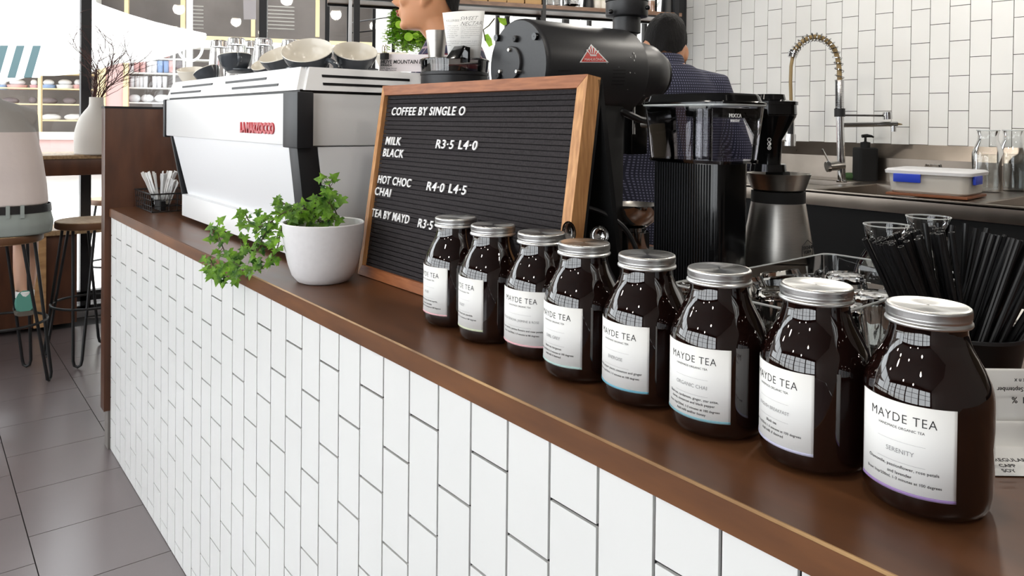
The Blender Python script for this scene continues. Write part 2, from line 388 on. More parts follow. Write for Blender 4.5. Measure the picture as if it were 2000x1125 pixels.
# ---------------------------------------------------------------- outside
struct(B().box((-60, -40, -.1), (XW-.06, 60, -.03)).obj('ground', M['road'], smooth=False))
FD = Vector((.38, .925, 0)).normalized(); FN = Vector((FD.y, -FD.x, 0))       # along the shop front, and towards the cafe
F0 = at(300, 230, 17.0); F0.z = 0
def fp(px, py, off=0):
    """a point on the shop-front plane, off metres in front of (+) or behind (-) it"""
    r = ray(px, py); o = F0+FN*off; t = (o-EYE).dot(FN)/r.dot(FN); return EYE+r*t
def fbox(b, x0, y0, x1, y1, off=0, th=.1):
    """box on the shop front from its outline as seen, th metres deep"""
    xr = min(max(300, x0), x1)
    s0 = [(fp(x, y0, off)-F0).dot(FD) for x in (x0, x1)]; zs = [fp(xr, y, off).z for y in (y0, y1)]
    a, c = min(s0), max(s0); za, zb = min(zs), max(zs)
    P = []
    for z in (za, zb):
        for s, o in ((a, off-th), (c, off-th), (c, off), (a, off)):
            v = F0+FD*s+FN*o; P.append(Vector((v.x, v.y, z)))
    b.hexa(P); return b
zb_ = fp(110, 292).z
shop = thing('shop_building', 'sunlit shop front across the street with cream frames and full display shelves', 'building', (F0.x, F0.y, -.03))
def part(name, m, f, **k):
    b = B(); b.use(m); f(b); return b.obj(name, None, k.get('parent', shop), world=True, smooth=False)
def backw(b):
    P = []
    for z in (-.03, 7):
        for s, o in ((-12, -1.6), (22, -1.6), (22, -1.5), (-12, -1.5)):
            v = F0+FD*s+FN*o; P.append(Vector((v.x, v.y, z)))
    b.hexa(P)
part('interior_wall', M['shopdark'], backw)
part('plinth', M['pink'], lambda b: fbox(b, -250, 272, 1400, 330, 0, .3))
part('sill', M['sill'], lambda b: fbox(b, -250, 259, 1400, 273, .12, .3))
part('pier', M['pink'], lambda b: fbox(b, 203, 84, 243, 262, 0, .6))
part('sign_band', M['sill'], lambda b: fbox(b, 232, 72, 1400, 90, .1, .5))
part('white_wall', M['sill'], lambda b: fbox(b, 733, -140, 1500, 330, .2, .5))
part('upper_band', M['sill'], lambda b: fbox(b, -250, -140, 188, 140, .1, .5))
for x0, x1 in ((189, 206), (241, 250), (74, 80)): part('frame_post', M['yellow'], lambda b: fbox(b, x0, 86, x1, 262, .06, .12))
for x0, x1 in ((243, 251), (353, 362), (491, 499), (617, 625)): part('frame_post', M['yellow'], lambda b: fbox(b, x0, -60, x1, 72, .06, .12))
part('frame_rail', M['yellow'], lambda b: fbox(b, 243, 66, 1400, 74, .14, .12))
for x0, x1, yy in ((252, 352, 4), (365, 490, 3), (505, 615, 2)):
    for k in range(7 if x0 > 300 else 0):
        part('louvre', M['slat'], lambda b: fbox(b, x0+4, 10+k*7.2, x0+(32 if x0 < 500 else 70), 12.5+k*7.2, -.5, .05))
for y in (113, 142, 171, 200, 232): part('shelf_board', M['sill'], lambda b: fbox(b, 250, y, 470, y+2.5, -.3, .5))
for y in (145, 174, 204, 235): part('shelf_board', M['yellow'], lambda b: fbox(b, -200, y, 188, y+2.5, -.3, .5))
for x in (338, 357): part('shelf_upright', M['sill'], lambda b: fbox(b, x, 90, x+4, 262, -.25, .06))
b = B(); q = [fp(x, y, -.02) for x, y in ((250, 86), (1400, 86), (1400, 262), (250, 262))]
# goods, each its own thing
def good(x0, y0, x1, y1, m, label, cat, name, group, soft=False):
    q = [fp(x, y, -.55) for x, y in ((x0, y1), (x1, y1), (x0, y0))]
    c = (q[0]+q[1])/2; w = (q[1]-q[0]).length/2; h = q[2].z-q[0].z
    b = B()
    if soft: b.ball((0, 0, h*.48), (w, w*.7, h*.52), 8)
    else:
        b.lathe([(.001, 0), (w*.82, 0), (w*.86, h*.05), (w, h*.93), (w*1.03, h*.95), (w*1.03, h), (w*.96, h), (w*.8, h*.9), (.001, h*.9)], n=16)
    o = b.obj(name, m, None, c); o.rotation_euler.z = math.atan2(FD.y, FD.x); tag(o, label, cat, group); return o
for i, (x, c) in enumerate(((260, 'goods'), (275, 'goods'), (290, 'goods'), (308, 'goodsb'), (326, 'goodsr'))):
    good(x-7, 96, x+7, 113, M[c], ('white tub on the top shelf of the shop display' if c == 'goods' else 'blue tub on the top shelf of the shop display' if c == 'goodsb' else 'pinkish tub with orange lid band on the top display shelf'), 'tub', 'storage_tub', 'tubs on the top display shelf')
for i, (x, c) in enumerate(((257, 'goods'), (267, 'goodsr'), (279, 'goodsr'), (292, 'goods'), (302, 'goods'), (313, 'goodsb'), (325, 'goodsb'), (335, 'goodsr'), (350, 'goodsd'))):
    good(x-6, 119, x+6, 142, M[c], {'goods': 'white rolled towel on the second shelf of the shop display', 'goodsr': 'pink rolled towel on the second shelf of the shop display', 'goodsb': 'blue rolled towel on the second shelf of the shop display', 'goodsd': 'dark rolled towel at the end of the second display shelf'}[c], 'towel', 'rolled_towel', 'rolled towels on the second display shelf')
for x in (258, 268, 275, 284, 302, 311, 322): good(x-5, 149, x+5, 171, M['goods'], 'white stack of crockery on the third shelf of the shop display', 'crockery', 'crockery_stack', 'white crockery on the third display shelf')
for x, w in ((263, 12), (288, 13), (318, 17)): good(x-w, 184, x+w, 200, M['goods'], 'low white pile of linen on the bottom shelf of the shop display', 'linen', 'linen_pile', 'linen on the bottom display shelf', True)
for x, w, c, l in ((6, 9, 'goodsb', 'small blue basin heaped with white bags, far left of the display'), (34, 20, 'goodsr', 'pink basin heaped with white bags in the shop display'), (66, 8, 'pinkst', 'small pale basin beside the pink one in the shop display'), (95, 14, 'goodsb', 'blue basin of white bags in the shop display'), (127, 17, 'goods', 'white basin heaped with bags in the shop display'), (152, 9, 'goodsr', 'dark pink basin of bags by the black window post')):
    good(x-w, 166, x+w, 175, M[c], l, 'basin', 'basin', 'basins in the left shop display')
    good(x-w*.8, 155, x+w*.8, 167, M['goods'], 'heap of white plastic bags piled in a basin of the left shop display', 'bag', 'bag_heap', 'bag heaps in the basins', True)
for x, w, y in ((64, 8, 203), (95, 18, 204), (136, 14, 204), (100, 20, 236), (145, 20, 236), (20, 18, 204)): good(x-w, y-14, x+w, y, M['goodsd' if y < 210 else 'goods'], 'clear plastic bag of linen on the lower left shelf' if y < 210 else 'white bundle of linen on the lowest left shelf', 'bag', 'linen_bag', 'bags on the lower left shelves' if y < 210 else 'bundles on the lowest left shelf', True)

# unseen roof and cafe upper storey, added to keep sky light off the shop
def slab(a, c, o0, o1, z0, z1):
    P = []
    for z in (z0, z1):
        for q, o in ((a, o0), (c, o0), (c, o1), (a, o1)): v = F0+FD*q+FN*o; P.append(Vector((v.x, v.y, z)))
    return P
v_ = B().hexa(slab(-14, 24, -1.7, 4.2, 4.75, 4.95)).obj('shade_roof', M['wallp'], shop, world=True, smooth=False)
struct(B().box((-6, -4.1, 3.36), (2.6, 4.8, 9)).obj('wall_upper', M['wallp'], None, smooth=False))
# market umbrella and striped awning on the pavement
uc_, ur, ul = at(171, 106, 9.0), at(402, 66, 9.0), at(-60, 148, 9.0)
U = thing('market_umbrella', 'large white market umbrella tilted to the left, standing on the pavement', 'umbrella', (uc_.x, uc_.y, -.03))
ua = (ur-ul)/2; ub = Vector((FW.x, FW.y, 0)).normalized()*ua.length*.5; un = ua.cross(ub).normalized(); un = un if un.z > 0 else -un; un.normalize()
n = 8; rim = [uc_+ua*math.cos(2*math.pi*i/n)+ub*math.sin(2*math.pi*i/n) for i in range(n)]; apex = uc_+un*.72
b = B()
for i in range(n):
    a, c = rim[i], rim[(i+1) % n]; N = 5; rows = []
    for k in range(N+1):
        f = k/N; aa, cc = apex.lerp(a, f), apex.lerp(c, f); row = []
        for j in range(5):
            p = aa.lerp(cc, j/4)-un*(.06*f*math.sin(math.pi*j/4)+.05*math.sin(math.pi*f)); row.append(p)
        rows.append(row)
    rows.append([p-un*.05 for p in rows[-1]])
    b.rings(rows, False, False)
b.obj('canopy', M['canvas'], U, world=True)
foot = Vector((uc_.x, uc_.y, -.03)); B().tube([foot, foot+Vector((0, 0, 1.3)), apex-un*.03], .025, 8).obj('pole', M['sill'], U, world=True)
for i in range(n): B().cyl(apex-un*.12, rim[i]-un*.02, .01, n=6).obj('rib', M['sill'], U, world=True)
aw0 = at(40, 120, 7.2)
A = thing('striped_awning', 'green and white striped awning hanging beside the white umbrella', 'awning', aw0)
for k in range(7):
    x = -30+k*16
    q = [at(x+14, 90, 7.4), at(x+30, 90, 7.4), at(x+12, 152, 6.9), at(x-4, 152, 6.9)]
    B().poly(q, (0.01, 0, .004)).obj('stripe', M['greenst' if k % 2 else 'canvas'], A, world=True, smooth=False)
o = B().cyl((0, 0, 0), (0, 0, 4.2), .05).obj('street_pole', M['sill'], None, at(370, 100, 13)); o.location.z = -.03
tag(o, 'thin white pole standing on the pavement before the shop windows', 'pole')
o = B().lathe([(.001, .09), (.02, .09), (.1, 0), (.001, 0)], n=16).obj('pavement_lamp', M['sill'], None, at(314, 66, 14)); tag(o, 'small white cone shaped lamp in front of the shop band', 'lamp')
q = at(372, 92, 12)
o = B().tube([q+RT*.19*math.cos(t*.2094)+UP*.22*math.sin(t*.2094) for t in range(30)], .02, 8, True).obj('bicycle_wheel', M['sill'], None); tag(o, 'pale round wheel shape hanging outside in front of the shop', 'wheel')

# ================================================================ THE BAR
XE = -3.14      # face of the end panel
XR = .75        # bar runs on past the right of the picture
YB = 1.62       # rear edge of the bar top
base = thing('counter_base', 'long bar base faced with upright white tiles and black grout', 'counter', (0, 0, 0))
b = B(); b.use(M['grout']).box((XE, Y0+.004, 0), (XR, Y0+.05, .876)); b.use(M['tile'])
for i in range(-31, 21):
    x = -.8175+i*.0797
    z0 = .8067 if i % 2 == 0 else .7304
    x0, x1 = x+.0019, x+.0797-.0019
    if x1 < XE+.004 or x0 > XR: continue
    x0, x1 = max(x0, XE+.003), min(x1, XR)
    for k in range(-6, 2):
        za, zb = max(.002, z0+k*.1525+.0019), min(.8755, z0+(k+1)*.1525-.0019)
        if zb-za < .004: continue
        b.box((x0, Y0, za), (x1, Y0+.012, zb), .0006)
b.obj('tiled_front', None, base, smooth=False)
b = B(); b.box((XE, Y0+.05, 0), (-1.78, 1.27, .876)); b.box((-1.78, Y0+.05, 0), (XR, YB-.03, .876)); b.obj('carcass', M['cab'], base, smooth=False)
ct = thing('countertop', 'dark stained plywood bar top running the length of the tiled bar', 'countertop', (0, 0, .877))
b = B(); P = [(XE, .583), (XR, .583), (XR, YB), (-1.75, YB), (-1.75, 1.30), (XE, 1.30)]
b.poly([(x, y, 0) for x, y in P], (0, 0, .032)); b.obj('board', M['wood'], ct)
B().box((XE, .5815, .0), (XR, .5845, .0295)).obj('front_edge', M['woodedge'], ct, smooth=False)
B().hexa([(-1.75, .5813, .0300), (XR, .5808, .0300), (XR, .5845, .0300), (-1.75, .5845, .0300), (-1.75, .5828, .0322), (XR, .5828, .0322), (XR, .5852, .0322), (-1.75, .5836, .0322)]).obj('worn_arris', M['worn'], ct, smooth=False)
ep = thing('end_panel', 'tall brown wooden panel closing the far end of the bar', 'panel', (XE, .56, 0))
b = B(); b.box((XE-.062, .566, .145), (XE, 1.25, 1.283), .001); b.obj('board', M['panel'], ep, world=True)
B().box((XE-.063, .565, 1.283), (XE+.001, 1.25, 1.291)).obj('edge_cap', M['black'], ep, world=True, smooth=False)
B().box((XE-.06, .58, 0), (XE, 1.25, .145)).obj('kickboard', M['wallp'], ep, world=True, smooth=False)

# ---------------------------------------------------------------- espresso machine
em = thing('espresso_machine', 'big white espresso machine with black corner trims at far end of bar', 'coffee machine', (-2.2, .97, ZT))
def epart(name, m, f, **k):
    b = B(); f(b); return b.obj(name, m, k.get('parent', em), world=True, smooth=k.get('smooth', True))
YE = 1.27
XL, XRm = -2.795, -1.645
ub_ = epart('upper_panel', M['white'], lambda b: b.box((XL+.012, .690, 1.188), (XRm-.006, YE, 1.311), .004))
epart('middle_panel', M['whitecool'], lambda b: b.hexa([(-2.655, .728, .995), (-1.668, .728, .995), (-1.668, YE-.03, .995), (-2.655, YE-.03, .995), (-2.72, .697, 1.19), (-1.668, .697, 1.19), (-1.668, YE-.03, 1.19), (-2.72, YE-.03, 1.19)], .003))
epart('side_panel', M['whitecool'], lambda b: b.hexa([(-1.668, .775, .94), (-1.664, .775, .94), (-1.664, YE-.05, .94), (-1.668, YE-.05, .94), (-1.668, .742, 1.185), (-1.652, .742, 1.185), (-1.652, YE-.05, 1.185), (-1.668, YE-.05, 1.185)], .001))
epart('lower_panel', M['white'], lambda b: b.box((-2.65, .708, .924), (-1.672, YE, .996), .004))
for x0, x1 in ((-1.722, -1.636), (XL-.004, XL+.018)):
    epart('corner_trim', M['bframe'], lambda b: b.box((x0, .684, 1.183), (x1, .724, 1.313), .004))
epart('leg_trim', M['bframe'], lambda b: b.hexa([(-1.705, .722, .93), (-1.655, .722, .93), (-1.655, .775, .93), (-1.705, .775, .93), (-1.705, .692, 1.186), (-1.655, .692, 1.186), (-1.655, .742, 1.186), (-1.705, .742, 1.186)], .002))
epart('leg_trim', M['bframe'], lambda b: b.hexa([(-2.665, .724, .93), (-2.655, .724, .93), (-2.655, .775, .93), (-2.665, .775, .93), (-2.732, .692, 1.186), (-2.718, .692, 1.186), (-2.718, .742, 1.186), (-2.732, .742, 1.186)]))
epart('shadow_gap', M['black'], lambda b: b.box((XL+.02, .70, 1.309), (XRm-.014, YE-.01, 1.319)), smooth=False)
# cup rail: hollow tray with slots on the front and side
def tray(b):
    x0, x1, y0, y1, z0, z1 = XL-.005, XRm, .692, YE, 1.317, 1.372
    t = .012; i = .018
    for (ax0, ay0, ax1, ay1, dx, dy) in ((x0, y0, x1, y0, 0, 1), (x1, y0, x1, y1, -1, 0), (x0, y1, x1, y1, 0, -1), (x0, y0, x0, y1, 1, 0)):
        pass
    o = lambda k, z: [Vector(p) for p in ((x0+k, y0+k, z), (x1-k, y0+k, z), (x1-k, y1-k, z), (x0+k, y1-k, z))]
    b.rings([o(0, z0), o(i, z1), o(i+.01, z1), o(i+.012, z1-.022), o(.0+.05, z1-.024)], False)
    b.poly(o(.05, z1-.024)); b.poly(o(0, z0)[::-1])
    bmesh.ops.bevel(b.b, geom=[e for e in b.b.edges if abs((e.verts[0].co-e.verts[1].co).z) > .03], offset=.014, segments=4, affect='EDGES')
tr = epart('cup_rail', M['white'], tray)
def slot(p, q, hz, side):
    b = B()
    if side: b.box((XRm-.02, p, q-.003), (XRm+.002-(q-1.317)*.33, hz, q+.003))
    else: b.box((p, .694+(q-1.317)*.33-.004, q-.003), (hz, .72, q+.003))
    b.obj('vent_slot', M['black'], tr, world=True, smooth=False)
for a, c, yy in ((336, 394, 180), (355, 413, 169), (439, 518, 162), (456, 546, 170)):
    p, q = ony(a, 165, .70), ony(c, 165, .70); zz = 1.333 if yy in (180, 170) else 1.352
    slot(p.x, zz, q.x, False)
for yy, zz in ((0, 1.352), (1, 1.333)): slot(onx(629, 160, XRm-.01).y, zz, onx(800, 160, XRm-.01).y, True)
for x in (-2.58, -1.76):
    for y in (.79, 1.2): epart('foot', M['matte'], lambda b: b.cyl((x, y, ZT), (x, y, .93), .028))
for x in (-2.5, -2.2, -1.9): epart('group_head', M['chrome'], lambda b: b.cyl((x, YE+.05, 1.1), (x, YE+.05, 1.19), .035).cyl((x, YE-.04, 1.2), (x, YE+.05, 1.2), .03))
epart('drip_tray', M['steel'], lambda b: b.box((-2.6, YE-.04, .935), (-1.72, YE+.09, .965), .004))
pa, pc = ony(465, 258, .689), ony(542, 260, .689)
bt = text('LA MARZOCCO', .036, M['red'], ((pa.x+pc.x)/2, .6885, pa.z+.001), (1, 0, 0), (0, 0, 1), ub_, 'badge', ext=.002, sx=.92, off=.0018)
wdt = bt.dimensions.x
bt = bt

# cups and glasses on the rail
def cup_parts(o, r, h, inner=M['cupc'], outer=M['cupd'], handle=True, ha=0):
    B().lathe([(.001, 0), (r*.5, 0), (r*.56, .004), (r*.78, h*.35), (r*.93, h*.7), (r, h)], n=36).obj('cup_wall', outer, o)
    B().lathe([(r, h), (r*.985, h+.002), (r*.955, h), (r*.88, h*.7), (r*.7, h*.35), (r*.4, h*.14), (.001, h*.12)], n=36).obj('glazed_inside', inner, o)
    if handle:
        pts = [Vector((r*.86, 0, h*.78)), Vector((r*1.2, 0, h*.85)), Vector((r*1.42, 0, h*.68)), Vector((r*1.3, 0, h*.42)), Vector((r*.86, 0, h*.3))]
        q = Matrix.Rotation(ha, 3, 'Z')
        sm = []
        for i in range(len(pts)-1):
            for k in range(4):
                f = k/4; p0 = pts[max(i-1, 0)]; p1 = pts[i]; p2 = pts[i+1]; p3 = pts[min(i+2, len(pts)-1)]
                sm.append(.5*((2*p1)+(p2-p0)*f+(2*p0-5*p1+4*p2-p3)*f*f+(3*p1-p0-3*p2+p3)*f**3))
        sm.append(pts[-1])
        B().tube([q @ p for p in sm], .006, 8).obj('handle', outer, o)
def cup(px, py, d, r, h, tilt, az, label, group, **k):
    """centre of the rim at the pixel; tilt about the horizontal, leaning towards az"""
    rim = at(px, py, d); n = (Vector((0, 0, 1))*math.cos(tilt)+(math.cos(az)*RT0+math.sin(az)*-Vector((FW.x, FW.y, 0)).normalized())*math.sin(tilt)).normalized()
    o = thing('coffee_cup', label, 'cup', rim-n*h, 0, group); o.rotation_euler = n.to_track_quat('Z', 'Y').to_euler(); cup_parts(o, r, h, **k); return o
GC = 'charcoal coffee cups on the machine top'
T = math.pi/2
def saucer_stack(px, py, d, r, n, label):
    for i in range(n):
        p = at(px, py, d); o = B().lathe([(.001, 0), (r*.6, 0), (r, .010), (r, .013), (r*.6, .004), (.001, .004)], (0, 0, 0), 32).obj('saucer', M['cupd'], None, p+Vector((0, 0, .009*i))); tag(o, label, 'saucer', 'saucers under the cups')
cup(600, 98, 1.87, .063, .058, R_(33), T, 'large charcoal cup with cream inside tilted forward, front and centre on the machine', GC, ha=R_(-30))
cup(694, 100, 1.93, .057, .055, R_(29), T*.8, 'charcoal cup with cream inside right of the frontmost cup', GC, handle=False)
cup(546, 105, 2.06, .057, .055, R_(30), T*1.3, 'charcoal cup with cream rim peeking out left of the frontmost cup', GC, handle=False)
cup(459, 110, 2.3, .05, .048, R_(-9), T*.55, 'dark cup standing upright with its handle turned right, before the tumblers', GC, ha=R_(80))
cup(513, 126, 2.2, .034, .03, R_(34), T*1.2, 'small espresso cup with cream inside between the dark cup and the front cups', GC, handle=False)
cup(402, 138, 2.5, .042, .045, R_(-28), T*.1, 'dark cup tipped over beside the leftmost cream cup', GC, handle=False)
cup(372, 136, 2.62, .045, .05, R_(16), T, 'cream cup at the far left end of the machine top', 'cream cups on the machine top', inner=M['cupc'], outer=M['cupc'], ha=R_(-40))
cup(766, 106, 2.15, .05, .05, R_(10), T, 'cream cup half hidden behind the printed coffee card', 'cream cups on the machine top', outer=M['cupc'], handle=False)
saucer_stack(608, 144, 1.90, .062, 1, 'charcoal saucer stacked under the frontmost tilted cup')
saucer_stack(694, 144, 1.97, .06, 1, 'charcoal saucer stacked under the right hand cup')
saucer_stack(478, 144, 2.32, .055, 1, 'charcoal saucer lying left under the small espresso cup')
def tumbler_mesh(b, r, h, n=40):
    def ring(rr, z, f):
        return [Vector(((rr*(1+f*(.035 if i % 4 < 2 else -.03)))*math.cos(2*math.pi*i/n), (rr*(1+f*(.035 if i % 4 < 2 else -.03)))*math.sin(2*math.pi*i/n), z)) for i in range(n)]
    b.rings([ring(.001, h, 0), ring(r*.6, h, 0), ring(r*.68, h*.985, 1), ring(r*.78, h*.8, 1), ring(r*.9, h*.4, 1), ring(r*.98, h*.2, 0), ring(r, 0, 0), ring(r*.95, .0, 0), ring(r*.84, h*.4, 0), ring(r*.7, h*.85, 0), ring(.001, h*.88, 0)], False)
    return b
def tumbler(px, py, d, r, h, label, group):
    p = at(px, py, d); o = tumbler_mesh(B(), r, h).obj('glass_tumbler', M['crystal'], None, (p.x, p.y, 1.349)); o.scale.z = (p.z-1.349)/h; tag(o, label, 'glass', group); return o
GT = 'upturned tumblers on the machine'
tumbler(429, 79, 2.52, .037, .12, 'upturned ribbed tumbler at the left of the tumbler row', GT)
tumbler(462, 74, 2.44, .037, .12, 'upturned ribbed tumbler rising behind the upright dark cup', GT)
tumbler(515, 75, 2.36, .037, .12, 'upturned ribbed tumbler left of centre behind the cups', GT)
tumbler(568, 78, 2.32, .037, .12, 'upturned ribbed tumbler seen above the frontmost tilted cup', GT)
tumbler(488, 80, 2.62, .037, .12, 'upturned ribbed tumbler deepest in the row, mostly hidden', GT)

# printed coffee card with a binder clip, on the machine top
cp = [at(740, 140, 1.98), at(875, 140, 1.90), at(875, 107, 1.90), at(744, 105, 1.98)]
card = thing('coffee_card', 'printed white coffee card with binder clip on top of the machine', 'card', (cp[0]+cp[1])/2)
B().poly(cp, (cp[1]-cp[0]).cross(cp[3]-cp[0]).normalized()*-.0015).obj('paper', M['paperw'], card, world=True, smooth=False)
xv = (cp[1]-cp[0]).normalized(); yv = (cp[3]-cp[0]).normalized(); nv = xv.cross(yv).normalized()*.0012
def ct_(px, py, s, body, m='ink', **k): text(body, s, M[m], at(px, py, 1.965)+nv*2+nv.normalized()*.004, xv, yv, card, ext=.0002, align='LEFT', **k)
ct_(746, 125, .0135, 'HUYE MOUNTAIN LO', off=.0003); ct_(746, 130, .0075, 'RWANDA', off=.0002)
ct_(779, 131, .012, 'mp rap mu', shear=.3); ct_(745, 135, .005, 'TASTE  Orange blossom'); ct_(745, 138.5, .005, 'syrup, bright redcurrant'); ct_(786, 136, .005, 'ON BAR WITH  milk or'); ct_(786, 139, .005, 'sweetness of honey')
b = B(); c0 = at(751, 107, 1.963)
b.box((-.013, -.006, -.012), (.013, .006, .004)); b.obj('binder_clip', M['black'], card, c0-Vector(card.location), smooth=False)
for s in (-.007, .007):
    B().tube([c0+Vector((s-.004, 0, .003)), c0+Vector((s-.006, 0, .02)), c0+Vector((s, 0, .026)), c0+Vector((s+.006, 0, .02)), c0+Vector((s+.004, 0, .003))], .0009, 6).obj('clip_wire', M['brass'], card, world=True)

# ---------------------------------------------------------------- wire basket of stirrers
wb = thing('wire_basket', 'black wire basket on the bar between end panel and machine', 'basket', (-3.02, .735, ZT))
bx0, bx1, by0, by1, bh = -.095, .14, -.065, .075, .068
def rect(z, k=0): return [(bx0-k, by0-k, z), (bx1+k, by0-k, z), (bx1+k, by1+k, z), (bx0-k, by1+k, z)]
b = B()
for z, k, r in ((.004, 0, .0022), (.024, .002, .0013), (.046, .003, .0013), (bh, .005, .003)): b.tube(rect(z, k), r, 6, True)
b.obj('rim_wire', M['black'], wb)
b = B()
for f in [i/8 for i in range(9)]:
    for y, k in ((by0, -1), (by1, 1)): x = bx0+(bx1-bx0)*f; b.tube([(x, y, .004), (x, y+k*.005, bh)], .0013, 5)
for f in [i/5 for i in range(1, 5)]:
    for x, k in ((bx0, -1), (bx1, 1)): y = by0+(by1-by0)*f; b.tube([(x, y, .004), (x+k*.005, y, bh)], .0013, 5)
for f in [i/6 for i in range(7)]: x = bx0+(bx1-bx0)*f; b.tube([(x, by0, .004), (x, by1, .004)], .0013, 5)
b.obj('side_wire', M['black'], wb)
jl = B().lathe([(.001, .003), (.03, .003), (.034, .01), (.036, .06), (.034, .06), (.031, .012), (.001, .008)], n=24).obj('glass_jar', M['clear'], None, (-3.03, .735, ZT+.006)); tag(jl, 'clear glass of white stirrers standing in the wire basket', 'glass')
st = None
for i in range(20):
    a = R_(i*137.5); r = .004+.02*((i*.37) % 1)
    lean = Vector((.5*math.cos(a), .4*math.sin(a), 1)) if i < 15 else Vector((.75+.08*(i-15), .05*(i % 3), 1))
    ln = lean.normalized(); base_ = Vector((-3.03+r*math.cos(a), .735+r*math.sin(a), ZT+.02)) if i < 15 else Vector((-3.0, .74+.006*(i-16), ZT+.02))
    if st is None:
        bb = B(); P = [(-.0045, -.0012, 0), (.0045, -.0012, 0), (.0045, .0012, 0), (-.0045, .0012, 0)]
        bb.rings([[Vector(p)*1 for p in P], [Vector((p[0]*1.0, p[1], .09)) for p in P], [Vector((p[0]*1.6, p[1], .115)) for p in P], [Vector((p[0]*1.3, p[1], .128)) for p in P]])
        st = bb.obj('stirrer', M['white'], None); o = st; tag(o, 'white flat stirrer bundled in the wire basket', 'stirrer', 'white stirrers in the basket')
    else: o = dup(st, (0, 0, 0))
    o.location = base_; o.rotation_euler = (ln.to_track_quat('Z', 'Y') @ Euler((0, 0, a*3)).to_quaternion()).to_euler()
    if i >= 15: o['label'] = 'white stirrer fanned out to the right towards the machine'; o['group'] = 'white stirrers fanned to the right'
o = B().hexa([at(268, 372, 2.93), at(280, 374, 2.93), at(283, 374, 2.95), at(271, 372, 2.95), at(266, 340, 2.93), at(278, 347, 2.93), at(280, 347, 2.95), at(269, 340, 2.95)]).obj('sachet', M['green'], None, smooth=False); tag(o, 'small green sachet standing at the left of the wire basket', 'sachet')
o = B().box((-2.975, .70, ZT+.006), (-2.90, .72, ZT+.04)).obj('label_tab', M['black'], None, smooth=False); tag(o, 'small black tab standing inside the wire basket by the machine', 'tab')

# ---------------------------------------------------------------- letter board (A-frame)
BX0, BX1, BH, BY = -1.503, -.858, .420, .782
LB = thing('letter_board', 'oak framed black letter board menu leaning on the bar behind the jars', 'menu board', (-1.503, BY, ZT), R_(1.0))
LW = BX1-BX0; TL = math.atan2(.058, .414)
bv = Vector((0, math.sin(TL), math.cos(TL))); bn = Vector((0, -math.cos(TL), math.sin(TL)))
def bp(u, v, w=0): return Vector((u, 0, 0))+bv*v+bn*w          # board frame: along, up, out of the face
FT = .0215; TH = .030
def bbox(b, u0, v0, u1, v1, w0, w1): b.hexa([bp(u0, v0, w0), bp(u1, v0, w0), bp(u1, v0, w1), bp(u0, v0, w1), bp(u0, v1, w0), bp(u1, v1, w0), bp(u1, v1, w1), bp(u0, v1, w1)]); return b
def rail(name, pts, m):
    b = B(); b.hexa([bp(*p, -TH+.012) for p in pts[:2]]+[bp(*p, .012) for p in pts[1::-1]]+[bp(*p, -TH+.012) for p in (pts[3], pts[2])]+[bp(*p, .012) for p in pts[2:]]); b.obj(name, m, LB, smooth=False)
g = .0004; FL = .0135
rail('bottom_rail', [(g, 0), (LW-g, 0), (LW-FT-g, FT), (FL+g, FT)], M['oakx'])
rail('top_rail', [(FL+g, BH-FT), (LW-FT-g, BH-FT), (LW-g, BH), (g, BH)], M['oakx'])
rail('side_rail', [(0, g), (FL, FT+g), (FL, BH-FT-g), (0, BH-g)], M['oak'])
rail('side_rail', [(LW-FT, FT+g), (LW, g), (LW, BH-g), (LW-FT, BH-FT-g)], M['oak'])
b = B(); nrib = 40
for i in range(nrib):
    v0 = FT-.002+(BH-2*FT+.004)*i/nrib; dv = (BH-2*FT+.004)/nrib
    bbox(b, FL-.004, v0, LW-FT+.004, v0+dv*.82, -.006, .002)
bbox(b, FL-.004, FT-.004, LW-FT+.004, BH-FT+.004, -.02, -.005)
bmesh.ops.bevel(b.b, geom=[], offset=.001) if False else None
b.obj('felt_panel', M['felt'], LB, smooth=False)
bbox(B(), .0, .0, LW, BH-.01, -TH+.006, -TH+.011).obj('back_sheet', M['matte'], LB, smooth=False)
b = B(); ZB = BH*.985
b.hexa([(0, .142, 0), (LW, .142, 0), (LW, .152, 0), (0, .152, 0), (0, bp(0, ZB).y+.012, bp(0, ZB).z), (LW, bp(0, ZB).y+.012, bp(0, ZB).z), (LW, bp(0, ZB).y+.022, bp(0, ZB).z), (0, bp(0, ZB).y+.022, bp(0, ZB).z)])
b.obj('back_leg', M['matte'], LB, smooth=False)
# plane of the letters
bpy.context.view_layer.update()
BM = xf(LB); On = BM @ bp(0, 0, .004); Nn = (BM.to_3x3() @ bn).normalized(); Un = (BM.to_3x3() @ Vector((1, 0, 0))).normalized(); Vn = (BM.to_3x3() @ bv).normalized()
def bpix(px, py):
    r = ray(px, py); return EYE+r*((On-EYE).dot(Nn)/r.dot(Nn))
for body, x0, y0, x1 in (('COFFEE BY SINGLE O', 765, 225, 905), ('MILK', 753, 282, 782), ('BLACK', 748, 305, 787), ('R3·5', 851, 289, 885), ('L4·0', 895, 291, 931), ('HOT CHOC', 738, 357, 802), ('CHAI', 732, 380, 763), ('R4·0', 833, 371, 867), ('L4·5', 876, 376, 910), ('TEA BY MAYD', 726, 422, 799), ('R3·5', 816, 443, 845)):
    me = text_mesh(body, .0245, .0012, .00035, 'LEFT', .12, .72, 1.12)
    p, q = bpix(x0, y0), bpix(x1, y0+(x1-x0)*.17); want = (q-p).dot(Un); xs = [v.co.x for v in me.vertices]; k = want/max(.001, max(xs)-min(xs))
    inv = BM.inverted()
    for v in me.vertices: v.co = inv @ (p+Un*(v.co.x-min(xs))*k+Vn*v.co.y+Nn*v.co.z)
    me.materials.clear(); me.materials.append(M['letter']); link('lettering', me, LB)

